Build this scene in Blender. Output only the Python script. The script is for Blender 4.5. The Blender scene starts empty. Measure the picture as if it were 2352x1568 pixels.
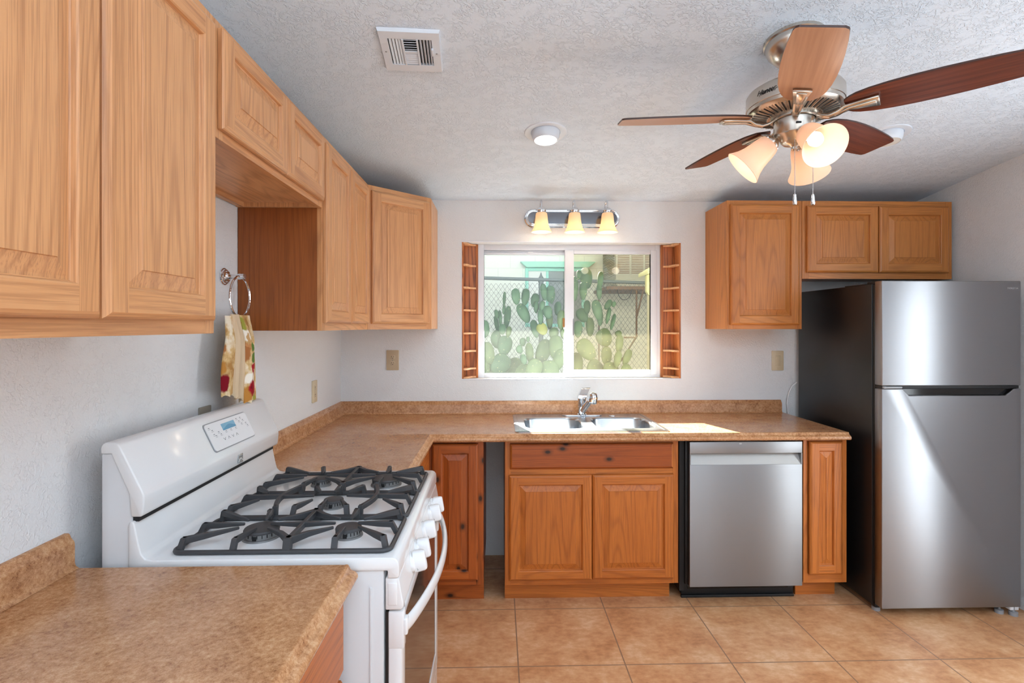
import bpy, bmesh, math, random
from mathutils import Vector, Matrix, Euler
random.seed(7)
PI = math.pi
R = math.radians
SC = bpy.context.scene
COL = SC.collection

# ------------------------------------------------------------------ camera, world, sun, exposure
D = 3.355            # back wall (y)
XL, XR = -0.995, 2.70
YR = -2.30           # rear wall
CEIL0, CSL = 2.262, 0.116
def ceil_z(y): return CEIL0 + CSL * (D - y)

cam = bpy.data.cameras.new('camera'); cam_o = bpy.data.objects.new('camera', cam); COL.objects.link(cam_o)
cam_o.location = (0, 0, 1.46); cam_o.rotation_euler = (R(90), 0, -0.0265)
cam.sensor_width = 36.0; cam.lens = 36.0 * 1207 / 2352
cam.shift_y = -(784 - 749) / 2352.0
cam.clip_start = 0.02; cam.clip_end = 200
SC.camera = cam_o

SC.view_settings.view_transform = 'Standard'
SC.view_settings.look = 'None'
SC.view_settings.exposure = 0.0
SC.view_settings.gamma = 1.0
SC.view_settings.use_curve_mapping = False

W = bpy.data.worlds.new('sky'); SC.world = W; W.use_nodes = True
_bg = W.node_tree.nodes['Background']
_bg.inputs[0].default_value = (0.88, 0.94, 1.0, 1); _bg.inputs[1].default_value = 1.1

def lamp(name, kind, loc, energy, color=(1, 1, 1), **kw):
    l = bpy.data.lights.new(name, kind); l.energy = energy; l.color = color
    o = bpy.data.objects.new(name, l); COL.objects.link(o); o.location = loc
    for k, v in kw.items():
        if k == 'dir': o.rotation_euler = Vector(v).to_track_quat('-Z', 'Y').to_euler()
        else: setattr(l, k, v)
    return o
lamp('sun', 'SUN', (0, 8, 6), 120.0, (1.0, 0.97, 0.93), angle=R(0.55), dir=(0.32, -1, -0.58))
# added fill lights at made-up openings behind the camera and in the right wall
lamp('rear_fill', 'AREA', (0.7, YR - 0.04, 1.1), 16, (0.90, 0.96, 1.0), shape='RECTANGLE', size=2.3, size_y=2.0, dir=(0, 1, 0))
# main fill, an added unseen area light bounced off the ceiling behind the camera
lamp('bounce_fill', 'AREA', (0.75, -0.75, 1.75), 114, (0.86, 0.95, 1.0), shape='RECTANGLE', size=2.2, size_y=1.2, dir=(0, -0.15, 1))
lamp('side_fill', 'AREA', (XR + 0.04, 1.60, 1.07), 21, (0.88, 0.95, 1.0), shape='RECTANGLE', size=0.5, size_y=2.0, dir=(-1, 0, 0))  # added; made tall for the bright band it reflects in the refrigerator

# ------------------------------------------------------------------ mesh helpers
def wmat(o):
    m = o.matrix_basis if o.parent is None else wmat(o.parent) @ o.matrix_parent_inverse @ o.matrix_basis
    return m.copy()

class MB:
    def __init__(s): s.bm = bmesh.new(); s.mats = []
    def mi(s, m):
        if m not in s.mats: s.mats.append(m)
        return s.mats.index(m)
    def face(s, pts, m):
        vs = [s.bm.verts.new(p) for p in pts]
        f = s.bm.faces.new(vs); f.material_index = s.mi(m); return f
    def merge(s, tmp, m, M=None):
        i = s.mi(m); mp = {}
        for v in tmp.verts: mp[v] = s.bm.verts.new(M @ v.co if M else v.co)
        for f in tmp.faces:
            try: g = s.bm.faces.new([mp[v] for v in f.verts]); g.material_index = i
            except ValueError: pass
        tmp.free()
    def box(s, x0, x1, y0, y1, z0, z1, m, bev=0, seg=2, M=None):
        t = bmesh.new(); bmesh.ops.create_cube(t, size=1)
        for v in t.verts:
            v.co = Vector(((x0 + x1) / 2 + v.co.x * (x1 - x0), (y0 + y1) / 2 + v.co.y * (y1 - y0), (z0 + z1) / 2 + v.co.z * (z1 - z0)))
        if bev: bmesh.ops.bevel(t, geom=list(t.edges), offset=bev, segments=seg, profile=0.5, affect='EDGES', clamp_overlap=True)
        s.merge(t, m, M)
    def prism(s, poly, ax, a0, a1, m, bev=0, seg=2, M=None):
        """poly in the two axes other than ax (cyclic order kept), extruded along ax from a0 to a1"""
        t = bmesh.new()
        def P(p, a):
            return Vector((a, p[0], p[1])) if ax == 'x' else Vector((p[0], a, p[1])) if ax == 'y' else Vector((p[0], p[1], a))
        v0 = [t.verts.new(P(p, a0)) for p in poly]; v1 = [t.verts.new(P(p, a1)) for p in poly]
        n = len(poly)
        t.faces.new(v0); t.faces.new(v1[::-1])
        for i in range(n): t.faces.new((v0[i], v1[i], v1[(i + 1) % n], v0[(i + 1) % n]))
        bmesh.ops.recalc_face_normals(t, faces=list(t.faces))
        if bev: bmesh.ops.bevel(t, geom=list(t.edges), offset=bev, segments=seg, profile=0.5, affect='EDGES', clamp_overlap=True)
        s.merge(t, m, M)
    def lathe(s, prof, m, loc=(0, 0, 0), rot=None, n=32, flute=None):
        """prof: (radius, height) along local z"""
        M = Matrix.Translation(Vector(loc)) @ (rot.to_4x4() if rot is not None else Matrix.Identity(4))
        i = s.mi(m); rings = []
        for k, (r, h) in enumerate(prof):
            if r < 1e-6: rings.append([s.bm.verts.new(M @ Vector((0, 0, h)))])
            else:
                ring = []
                for j in range(n):
                    a = 2 * PI * j / n; rr = r * (1 + (flute[0] * math.cos(flute[1] * a) * min(1, k / 3) if flute else 0))
                    ring.append(s.bm.verts.new(M @ Vector((rr * math.cos(a), rr * math.sin(a), h))))
                rings.append(ring)
        for a, b in zip(rings, rings[1:]):
            for j in range(n):
                j2 = (j + 1) % n
                if len(a) == 1 and len(b) == 1: continue
                if len(a) == 1: f = (a[0], b[j], b[j2])
                elif len(b) == 1: f = (a[j], a[j2], b[0])
                else: f = (a[j], a[j2], b[j2], b[j])
                s.bm.faces.new(f).material_index = i
    def tube(s, pts, r, m, n=10, closed=False, cap=True, flat=1.0):
        pts = [Vector(p) for p in pts]; N = len(pts); i = s.mi(m)
        rs = r if isinstance(r, (list, tuple)) else [r] * N
        rings = []; prev = None
        for k, p in enumerate(pts):
            if closed: t = (pts[(k + 1) % N] - pts[k - 1])
            else: t = pts[min(k + 1, N - 1)] - pts[max(k - 1, 0)]
            t.normalize()
            if prev is None:
                up = Vector((0, 0, 1)) if abs(t.z) < 0.9 else Vector((1, 0, 0))
                u = t.cross(up).normalized()
            else: u = (prev - t * prev.dot(t)).normalized()
            prev = u; v = t.cross(u)
            rings.append([s.bm.verts.new(p + (u * math.cos(2 * PI * j / n) + v * math.sin(2 * PI * j / n) * flat) * rs[k]) for j in range(n)])
        for k in range(N if closed else N - 1):
            a, b = rings[k], rings[(k + 1) % N]
            for j in range(n):
                s.bm.faces.new((a[j], a[(j + 1) % n], b[(j + 1) % n], b[j])).material_index = i
        if cap and not closed:
            s.bm.faces.new(rings[0][::-1]).material_index = i; s.bm.faces.new(rings[-1]).material_index = i
    def rail(s, pts, w, h, m, bev=0.0015):
        """rectangular bar; pts are the middle of its top face; w, h per point or single; horizontal sideways"""
        pts = [Vector(p) for p in pts]; N = len(pts)
        ws = w if isinstance(w, (list, tuple)) else [w] * N
        hs = h if isinstance(h, (list, tuple)) else [h] * N
        t = bmesh.new(); rings = []
        for k, p in enumerate(pts):
            d = pts[min(k + 1, N - 1)] - pts[max(k - 1, 0)]; d.z = 0
            if d.length < 1e-6: d = Vector((1, 0, 0))
            d.normalize(); sd = Vector((-d.y, d.x, 0)) * ws[k] / 2; dn = Vector((0, 0, -hs[k]))
            rings.append([t.verts.new(q) for q in (p + sd, p - sd, p - sd + dn, p + sd + dn)])
        for a, b in zip(rings, rings[1:]):
            for j in range(4): t.faces.new((a[j], a[(j + 1) % 4], b[(j + 1) % 4], b[j]))
        t.faces.new(rings[0][::-1]); t.faces.new(rings[-1])
        bmesh.ops.recalc_face_normals(t, faces=list(t.faces))
        if bev: bmesh.ops.bevel(t, geom=list(t.edges), offset=bev, segments=1, affect='EDGES', clamp_overlap=True)
        s.merge(t, m)
    def grid(s, fn, nu, nv, m, wrap=False):
        i = s.mi(m); V = [[s.bm.verts.new(fn(a / (nu - (0 if wrap else 1)), b / (nv - 1))) for b in range(nv)] for a in range(nu)]
        for a in range(nu if wrap else nu - 1):
            for b in range(nv - 1):
                a2 = (a + 1) % nu
                s.bm.faces.new((V[a][b], V[a2][b], V[a2][b + 1], V[a][b + 1])).material_index = i
    def holes(s, outer, inners, z, m, flip=False):
        """flat plate in the xy plane with holes"""
        t = bmesh.new(); es = []
        for loop in [outer] + inners:
            vs = [t.verts.new((p[0], p[1], z)) for p in loop]
            es += [t.edges.new((vs[k], vs[(k + 1) % len(vs)])) for k in range(len(vs))]
        bmesh.ops.triangle_fill(t, edges=es, use_beauty=True, use_dissolve=False, normal=(0, 0, 1))
        s.merge(t, m)
    def loft(s, loops, m, capend=False):
        i = s.mi(m); L = [[s.bm.verts.new(p) for p in lp] for lp in loops]; n = len(loops[0])
        for a, b in zip(L, L[1:]):
            for j in range(n): s.bm.faces.new((a[j], a[(j + 1) % n], b[(j + 1) % n], b[j])).material_index = i
        if capend: s.bm.faces.new(L[-1]).material_index = i
    def build(s, name, parent=None, loc=(0, 0, 0), rot=(0, 0, 0), smooth=35, local=False, weld=True):
        if weld: bmesh.ops.remove_doubles(s.bm, verts=list(s.bm.verts), dist=1e-5)
        bmesh.ops.recalc_face_normals(s.bm, faces=list(s.bm.faces))
        me = bpy.data.meshes.new(name); s.bm.to_mesh(me); s.bm.free()
        for m in s.mats: me.materials.append(m)
        if smooth:
            me.shade_smooth(); me.set_sharp_from_angle(angle=R(smooth))
        o = bpy.data.objects.new(name, me); COL.objects.link(o)
        o.location = loc; o.rotation_euler = rot
        if parent is not None:
            o.parent = parent
            if not local: o.matrix_parent_inverse = wmat(parent).inverted()
        return o

def tag(o, label, cat, group=None, kind=None):
    o['label'] = label; o['category'] = cat
    if group: o['group'] = group
    if kind: o['kind'] = kind
    return o
def thing(name, label, cat, loc=(0, 0, 0), rotz=0, group=None):
    o = bpy.data.objects.new(name, None); COL.objects.link(o); o.empty_display_size = 0.05
    o.location = loc; o.rotation_euler = (0, 0, rotz)
    return tag(o, label, cat, group)
def struct(o): o['kind'] = 'structure'; return o
def text(body, name, parent, size, M, m, depth=0.0004, shear=0.0):
    c = bpy.data.curves.new(name, 'FONT'); c.body = body; c.size = size; c.extrude = depth; c.shear = shear
    c.align_x = 'CENTER'; c.align_y = 'CENTER'; c.materials.append(m)
    o = bpy.data.objects.new(name, c); COL.objects.link(o)
    me = bpy.data.meshes.new_from_object(o.evaluated_get(bpy.context.evaluated_depsgraph_get())); me.name = name
    bpy.data.objects.remove(o); o = bpy.data.objects.new(name, me); COL.objects.link(o)
    o.parent = parent; o.matrix_parent_inverse = wmat(parent).inverted(); o.matrix_basis = M
    return o
def frame(origin, xa, ya):
    xa = Vector(xa).normalized(); ya = Vector(ya).normalized(); za = xa.cross(ya)
    M = Matrix((xa, ya, za)).transposed().to_4x4(); M.translation = Vector(origin); return M
def rrect(x0, x1, y0, y1, r, n=6):
    pts = []
    for cx, cy, a0 in ((x1 - r, y1 - r, 0), (x0 + r, y1 - r, 90), (x0 + r, y0 + r, 180), (x1 - r, y0 + r, 270)):
        for k in range(n + 1):
            a = R(a0 + 90 * k / n); pts.append((cx + r * math.cos(a), cy + r * math.sin(a)))
    return pts

# ------------------------------------------------------------------ materials
def srgb(r, g, b):
    f = lambda c: (c / 255 / 12.92) if c / 255 <= 0.04045 else ((c / 255 + 0.055) / 1.055) ** 2.4
    return (f(r), f(g), f(b), 1)
def mat(name, color=(0.8, 0.8, 0.8, 1), rough=0.5, metal=0.0, spec=0.5, **kw):
    m = bpy.data.materials.new(name); m.use_nodes = True
    b = m.node_tree.nodes['Principled BSDF']
    b.inputs['Base Color'].default_value = color if len(color) == 4 else (*color, 1)
    b.inputs['Roughness'].default_value = rough; b.inputs['Metallic'].default_value = metal
    b.inputs['Specular IOR Level'].default_value = spec
    for k, v in kw.items(): b.inputs[k.replace('_', ' ')].default_value = v
    return m
class N:
    """node shortcut on a material"""
    def __init__(s, m): s.t = m.node_tree; s.b = s.t.nodes.get('Principled BSDF')
    def n(s, kind, **kw):
        x = s.t.nodes.new(kind)
        for k, v in kw.items():
            if k.startswith('i_'):
                key = k[2:]; x.inputs[int(key) if key.isdigit() else key.replace('_', ' ')].default_value = v
            else: setattr(x, k, v)
        return x
    def l(s, a, b): s.t.links.new(a, b)
    def math(s, op, a, b=None, clamp=False):
        x = s.n('ShaderNodeMath', operation=op, use_clamp=clamp)
        for i, v in enumerate((a, b)):
            if v is None: continue
            if isinstance(v, (int, float)): x.inputs[i].default_value = v
            else: s.l(v, x.inputs[i])
        return x.outputs[0]
    def noise(s, vec, scale, detail=2, rough=0.5):
        x = s.n('ShaderNodeTexNoise'); x.inputs['Scale'].default_value = scale
        x.inputs['Detail'].default_value = detail; x.inputs['Roughness'].default_value = rough
        if vec is not None: s.l(vec, x.inputs['Vector'])
        return x.outputs['Fac']
    def mapping(s, vec, scale=(1, 1, 1), loc=(0, 0, 0)):
        x = s.n('ShaderNodeMapping'); x.inputs['Scale'].default_value = scale; x.inputs['Location'].default_value = loc
        s.l(vec, x.inputs['Vector']); return x.outputs[0]
    def coord(s): return s.n('ShaderNodeTexCoord').outputs['Object']
    def ramp(s, fac, stops, interp='LINEAR'):
        x = s.n('ShaderNodeValToRGB'); x.color_ramp.interpolation = interp; e = x.color_ramp.elements
        while len(e) < len(stops): e.new(0.5)
        for k, (p, c) in enumerate(stops): e[k].position = p; e[k].color = c if len(c) == 4 else (*c, 1)
        s.l(fac, x.inputs[0]); return x.outputs[0]
    def mix(s, fac, a, b, mode='MIX'):
        x = s.n('ShaderNodeMix', data_type='RGBA', blend_type=mode)
        for i, v in ((0, fac), (6, a), (7, b)):
            if isinstance(v, (int, float)): x.inputs[i].default_value = v
            elif isinstance(v, tuple): x.inputs[i].default_value = v
            else: s.l(v, x.inputs[i])
        return x.outputs[2]
    def bump(s, h, strength, dist):
        x = s.n('ShaderNodeBump'); x.inputs['Strength'].default_value = strength; x.inputs['Distance'].default_value = dist
        s.l(h, x.inputs['Height']); s.l(x.outputs[0], s.b.inputs['Normal'])
    def color(s, c): s.l(c, s.b.inputs['Base Color'])
    def rough(s, r): s.l(r, s.b.inputs['Roughness'])

def oak(name, axis, light, mid, dark, rough=0.36, knots=False, lines=0.40, random_shift=True):
    m = mat(name, rough=rough, spec=0.45); n = N(m); c = n.coord()
    if random_shift:
        oi = n.n('ShaderNodeObjectInfo'); sc = n.n('ShaderNodeVectorMath', operation='SCALE'); sc.inputs[0].default_value = (3.1, 5.7, 9.3)
        n.l(oi.outputs['Random'], sc.inputs['Scale']); ad = n.n('ShaderNodeVectorMath', operation='ADD')
        n.l(c, ad.inputs[0]); n.l(sc.outputs[0], ad.inputs[1]); c = ad.outputs[0]
    def S(across, along): return {'x': (along, across, across), 'y': (across, along, across), 'z': (across, across, along)}[axis]
    big = n.noise(n.mapping(c, S(5.0, 0.32)), 1.0, 1.5, 0.4)
    ln = n.math('SINE', n.math('MULTIPLY', big, 190.0))
    ln = n.math('POWER', n.math('MULTIPLY', n.math('ADD', ln, 1.0), 0.5), 4.0)
    brk = n.noise(n.mapping(c, S(60, 5)), 1.0, 2)
    ln = n.math('MULTIPLY', ln, n.math('MULTIPLY', brk, 1.5), clamp=True)
    pore = n.ramp(n.noise(n.mapping(c, S(420, 7)), 1.0, 2, 0.6), [(0.36, (1, 1, 1)), (0.52, (0, 0, 0))])
    tone = n.noise(n.mapping(c, S(2.2, 0.5)), 1.0, 2)
    col = n.mix(n.ramp(tone, [(0.3, (0, 0, 0)), (0.7, (1, 1, 1))]), light, mid)
    col = n.mix(n.math('MULTIPLY', ln, lines), col, dark)
    col = n.mix(n.math('MULTIPLY', pore, 0.34), col, dark)
    if knots:
        v = n.n('ShaderNodeTexVoronoi', feature='F1', voronoi_dimensions='2D'); v.inputs['Scale'].default_value = 1.0
        sx = n.n('ShaderNodeSeparateXYZ'); n.l(c, sx.inputs[0]); cx = n.n('ShaderNodeCombineXYZ')
        n.l(n.math('MULTIPLY', sx.outputs[0], 5.5 if axis == 'x' else 9.0), cx.inputs[0]); n.l(n.math('MULTIPLY', sx.outputs[2], 9.0 if axis == 'x' else 5.5), cx.inputs[1])
        n.l(cx.outputs[0], v.inputs['Vector'])
        k = n.ramp(v.outputs['Distance'], [(0.05, (1, 1, 1)), (0.10, (0.45, 0.45, 0.45)), (0.2, (0, 0, 0))])
        sep = n.n('ShaderNodeSeparateColor'); n.l(v.outputs['Color'], sep.inputs[0])
        pick = n.math('GREATER_THAN', sep.outputs[0], 0.35)
        col = n.mix(n.math('MULTIPLY', k, pick), col, (0.03, 0.009, 0.004, 1))
    n.color(col)
    n.bump(n.math('ADD', n.math('MULTIPLY', pore, -0.6), n.math('MULTIPLY', ln, -0.3)), 0.25, 0.0006)
    return m
UP = (srgb(217, 163, 115), srgb(207, 147, 96), srgb(140, 84, 48))
UP_SHADED = (srgb(200, 130, 65), srgb(185, 113, 52), srgb(122, 66, 28))  # same oak as the left cabinets, with the right side's shade in its colour
LO = (srgb(200, 118, 50), srgb(184, 102, 40), srgb(112, 52, 18))
KN = (srgb(186, 98, 38), srgb(160, 78, 28), srgb(92, 38, 16))
SP = (srgb(206, 128, 72), srgb(184, 106, 54), srgb(96, 46, 20))
OAK = {k: oak('oak_grain_' + k, k, *UP) for k in 'xyz'}
OAKU = {k: oak('oak_shaded_grain_' + k, k, *UP_SHADED) for k in 'xyz'}
OAKP = oak('oak_side_panel', 'z', *UP)
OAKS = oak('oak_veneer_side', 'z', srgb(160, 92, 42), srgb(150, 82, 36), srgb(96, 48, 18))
OAKL = {k: oak('oak_base_grain_' + k, k, *LO) for k in 'xyz'}
OAKK = {k: oak('oak_knotty_grain_' + k, k, *KN, knots=True) for k in 'xz'}
OAKR = {k: oak('oak_rack_grain_' + k, k, *SP, lines=0.85) for k in 'xyz'}

def wall_mat(name, col, ridge, scale):
    m = mat(name, col, 0.75, spec=0.25); n = N(m); c = n.coord()
    a = n.noise(c, scale, 3, 0.55)
    r = n.ramp(n.math('ABSOLUTE', n.math('SUBTRACT', a, 0.5)), [(0.0, (1, 1, 1)), (0.07, (0, 0, 0))])
    msk = n.ramp(n.noise(c, scale * 0.37, 2), [(0.36, (0, 0, 0)), (0.52, (1, 1, 1))])
    h = n.math('ADD', n.math('MULTIPLY', n.math('MULTIPLY', r, msk), ridge), n.math('MULTIPLY', n.noise(c, scale * 3.2, 2), 0.55))
    n.bump(h, 0.7, 0.003)
    return m
M_WALL = wall_mat('painted_orange_peel_wall', srgb(229, 230, 231), 0.35, 60)
M_CEIL = wall_mat('painted_knockdown_ceiling', srgb(222, 236, 251), 1.0, 58)

def laminate():
    m = mat('brown_speckled_laminate', rough=0.2, spec=0.5); n = N(m); c = n.coord()
    a = n.noise(c, 95, 6, 0.65); b = n.noise(n.mapping(c, (1, 1, 1), (4, 2, 7)), 17, 4, 0.6); g = n.noise(c, 420, 3, 0.6)
    f = n.math('ADD', n.math('MULTIPLY', a, 0.5), n.math('ADD', n.math('MULTIPLY', b, 0.25), n.math('MULTIPLY', g, 0.25)))
    n.color(n.ramp(f, [(0.36, srgb(122, 76, 46)), (0.44, srgb(170, 118, 78)), (0.53, srgb(194, 143, 100)), (0.64, srgb(216, 174, 134))]))
    n.bump(g, 0.04, 0.0004)
    return m
M_LAM = laminate()

def floor_mat():
    m = mat('terracotta_travertine_tile', rough=0.36, spec=0.4); n = N(m); c = n.coord()
    br = n.n('ShaderNodeTexBrick'); br.offset = 0.0; br.squash = 1.0
    br.inputs['Scale'].default_value = 1.0; br.inputs['Brick Width'].default_value = 0.4625; br.inputs['Row Height'].default_value = 0.456
    br.inputs['Mortar Size'].default_value = 0.0032; br.inputs['Mortar Smooth'].default_value = 0.2
    br.inputs['Color1'].default_value = (0.40, 0.40, 0.40, 1); br.inputs['Color2'].default_value = (0.60, 0.60, 0.60, 1)
    n.l(n.mapping(c, (1, 1, 1), (-0.087 + 0.4625 * 10, -2.71 + 0.456 * 10, 0)), br.inputs['Vector'])
    a = n.noise(c, 5.5, 7, 0.62); b = n.noise(n.mapping(c, (1, 1.6, 1)), 26, 5, 0.65)
    sep = n.n('ShaderNodeSeparateColor'); n.l(br.outputs['Color'], sep.inputs[0])
    f = n.math('ADD', n.math('ADD', n.math('MULTIPLY', a, 0.62), n.math('MULTIPLY', b, 0.38)), n.math('MULTIPLY', n.math('SUBTRACT', sep.outputs[0], 0.5), 0.10))
    col = n.ramp(f, [(0.34, srgb(176, 120, 78)), (0.46, srgb(204, 148, 104)), (0.55, srgb(216, 166, 122)), (0.66, srgb(232, 194, 156))])
    n.color(n.mix(br.outputs['Fac'], col, srgb(150, 116, 90)))
    n.bump(n.math('ADD', n.math('MULTIPLY', br.outputs['Fac'], -1.0), n.math('MULTIPLY', b, 0.25)), 0.35, 0.0015)
    return m
M_FLOOR = floor_mat()

def steel(name, base, rough, brush=(3, 3, 900), aniso=0.6):
    m = mat(name, base, rough, 1.0); n = N(m); c = n.coord()
    v = n.noise(n.mapping(c, brush), 1.0, 2)
    n.rough(n.math('ADD', n.math('MULTIPLY', n.math('SUBTRACT', v, 0.5), 0.12), rough))
    tg = n.n('ShaderNodeTangent', direction_type='RADIAL', axis='Z'); n.l(tg.outputs[0], n.b.inputs['Tangent'])
    n.b.inputs['Anisotropic'].default_value = aniso; n.b.inputs['Anisotropic Rotation'].default_value = 0.25
    return m
M_STEEL = steel('brushed_stainless', srgb(158, 160, 164), 0.42, aniso=0.8)
M_STEEL_DW = steel('brushed_stainless_dishwasher', srgb(150, 151, 153), 0.45, aniso=0.8)
M_SINK = mat('satin_stainless_sink', srgb(184, 190, 196), 0.26, 1.0)
M_CHROME = mat('polished_chrome', srgb(226, 228, 232), 0.07, 1.0)
M_CHROME_D = mat('grey_mirror_plate', srgb(128, 130, 136), 0.14, 1.0)
M_NICKEL = mat('brushed_nickel', srgb(200, 192, 182), 0.26, 1.0)
M_ENAMEL = mat('white_enamel', srgb(228, 229, 230), 0.16, spec=0.55, Coat_Weight=0.3, Coat_Roughness=0.05)
M_ENAMEL_M = mat('white_painted_steel', srgb(214, 215, 217), 0.42)
M_WHITEPL = mat('white_plastic', srgb(232, 233, 235), 0.3)
M_VINYL = mat('white_vinyl', srgb(226, 228, 234), 0.35)
M_IRON = mat('cast_iron', srgb(58, 59, 62), 0.5, spec=0.5)
M_CAP = mat('burner_cap', srgb(64, 64, 66), 0.6)
M_ALU = mat('burner_aluminium', srgb(130, 130, 130), 0.5, 0.5)
M_BLACK = mat('black_gloss', srgb(14, 14, 16), 0.12)
M_BLACKM = mat('black_matte', srgb(18, 18, 20), 0.55)
M_DGLASS = mat('dark_oven_glass', srgb(60, 58, 58), 0.06, spec=0.8)
M_ALMOND = mat('almond_plastic', srgb(196, 176, 146), 0.38)
M_ALMOND_L = mat('ivory_plastic', srgb(208, 192, 160), 0.35)
M_GREYPL = mat('grey_plastic', srgb(150, 152, 156), 0.45)
M_LABEL = mat('grey_print', srgb(120, 124, 130), 0.5)
M_LCD = mat('blue_display', srgb(128, 180, 208), 0.15)
M_LCD2 = mat('blue_display_deep', srgb(96, 156, 190), 0.15)
M_WHITEPAINT = mat('white_ceiling_paint', srgb(218, 227, 238), 0.45)
M_DARKGAP = mat('dark_gap', srgb(30, 30, 32), 0.8)
def black_side():
    m = mat('black_textured_steel', srgb(20, 20, 22), 0.32, spec=0.5); n = N(m)
    n.bump(n.noise(n.coord(), 420, 2), 0.35, 0.0006); return m
M_FSIDE = black_side()
def walnut(name, light, dark, rough=0.3):
    m = mat(name, rough=rough); n = N(m); c = n.coord()
    a = n.noise(n.mapping(c, (3, 90, 90)), 1.0, 3); n.color(n.ramp(a, [(0.35, dark), (0.65, light)])); return m
M_WALNUT = walnut('red_walnut_blade', srgb(120, 62, 40), srgb(86, 40, 26))
M_TAN_BLADE = walnut('pale_tan_blade', srgb(196, 150, 118), srgb(180, 134, 104), 0.34)  # paler tan blade face, turned down on two blades
M_BEDGE = mat('dark_blade_edge', srgb(60, 34, 26), 0.4)
def shade(name, col, emit, strength):
    m = bpy.data.materials.new(name); m.use_nodes = True; t = m.node_tree; b = t.nodes['Principled BSDF']
    n = N(m); a = n.noise(n.coord(), 14, 4, 0.6)
    n.color(n.mix(a, col, srgb(255, 240, 225)))
    b.inputs['Roughness'].default_value = 0.3
    b.inputs['Emission Color'].default_value = emit; b.inputs['Emission Strength'].default_value = strength
    b.inputs['Transmission Weight'].default_value = 0.0
    tr = t.nodes.new('ShaderNodeBsdfTranslucent'); tr.inputs[0].default_value = col
    mx = t.nodes.new('ShaderNodeMixShader'); mx.inputs[0].default_value = 0.45
    t.links.new(b.outputs[0], mx.inputs[1]); t.links.new(tr.outputs[0], mx.inputs[2])
    t.links.new(mx.outputs[0], t.nodes['Material Output'].inputs[0]); return m
M_SHADE = shade('alabaster_glass', srgb(250, 226, 204), srgb(255, 222, 192), 0.06)
M_SHADE_V = shade('frosted_amber_glass', srgb(250, 232, 200), srgb(255, 220, 170), 0.15)
OAKE = oak('oak_rack_shelf', 'x', srgb(226, 176, 132), srgb(214, 158, 112), srgb(160, 100, 60))
M_WIRE = mat('weathered_fence_wire', srgb(70, 80, 84), 0.85, spec=0.1)
def emit(name, col, s):
    m = bpy.data.materials.new(name); m.use_nodes = True; b = m.node_tree.nodes['Principled BSDF']
    b.inputs['Base Color'].default_value = col; b.inputs['Emission Color'].default_value = col; b.inputs['Emission Strength'].default_value = s; return m
M_BULB = emit('warm_bulb', srgb(255, 240, 220), 3.0)
M_BULB_V = emit('warm_vanity_bulb', srgb(255, 240, 215), 4.0)
M_CANLENS = emit('downlight_lens', srgb(255, 250, 240), 4.0)
def glass(name, tint, dust, dustcol):
    m = bpy.data.materials.new(name); m.use_nodes = True; t = m.node_tree; t.nodes.remove(t.nodes['Principled BSDF'])
    out = t.nodes['Material Output']
    tr = t.nodes.new('ShaderNodeBsdfTransparent'); tr.inputs[0].default_value = tint
    gl = t.nodes.new('ShaderNodeBsdfGlossy'); gl.inputs['Roughness'].default_value = 0.02
    fr = t.nodes.new('ShaderNodeFresnel'); fr.inputs[0].default_value = 1.5
    mx = t.nodes.new('ShaderNodeMixShader'); t.links.new(fr.outputs[0], mx.inputs[0]); t.links.new(tr.outputs[0], mx.inputs[1]); t.links.new(gl.outputs[0], mx.inputs[2])
    tl = t.nodes.new('ShaderNodeBsdfTranslucent'); tl.inputs[0].default_value = dustcol
    df = t.nodes.new('ShaderNodeBsdfDiffuse'); df.inputs[0].default_value = dustcol
    dm = t.nodes.new('ShaderNodeMixShader'); dm.inputs[0].default_value = 0.35; t.links.new(tl.outputs[0], dm.inputs[1]); t.links.new(df.outputs[0], dm.inputs[2])
    n = N(m); c = n.coord(); sp = n.noise(c, 260, 3, 0.7); cl = n.noise(c, 9, 3)
    fac = n.math('MULTIPLY', n.math('MULTIPLY', sp, 2.0), n.math('MULTIPLY', n.math('ADD', cl, 0.5), dust), clamp=True)
    m2 = t.nodes.new('ShaderNodeMixShader'); t.links.new(fac, m2.inputs[0]); t.links.new(mx.outputs[0], m2.inputs[1]); t.links.new(dm.outputs[0], m2.inputs[2])
    t.links.new(m2.outputs[0], out.inputs[0]); return m
M_GLASS_L = glass('dusty_clear_glass', (0.95, 0.98, 0.965, 1), 0.009, srgb(214, 216, 196))
M_GLASS_R = glass('dusty_amber_glass', (0.92, 0.90, 0.80, 1), 0.010, srgb(216, 206, 170))
# ------------------------------------------------------------------ room shell
HX0, HX1, HZ0, HZ1 = -0.233, 1.18, 1.12, 2.001       # window niche
WY = D + 0.125                                        # window frame plane
WOUT = D + 0.22
b = MB(); b.box(XL - 0.15, XR + 0.15, YR - 0.15, WOUT, -0.12, 0, M_FLOOR); struct(b.build('floor'))
b = MB()
b.box(XL - 0.15, HX0, D, WOUT, 0, 2.9, M_WALL); b.box(HX1, XR + 0.15, D, WOUT, 0, 2.9, M_WALL)
b.box(HX0, HX1, D, WOUT, 0, HZ0, M_WALL); b.box(HX0, HX1, D, WOUT, HZ1, 2.9, M_WALL)
struct(b.build('wall_back', smooth=0))
b = MB(); b.box(XL - 0.15, XL, YR - 0.15, D, 0, 3.1, M_WALL); struct(b.build('wall_left', smooth=0))
b = MB()
for y0, y1, z0, z1 in ((YR - 0.15, 1.35, 0, 3.1), (1.85, D, 0, 3.1), (1.35, 1.85, 2.07, 3.1)):
    b.box(XR, XR + 0.15, y0, y1, z0, z1, M_WALL)
struct(b.build('wall_right', smooth=0))
b = MB()
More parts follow.
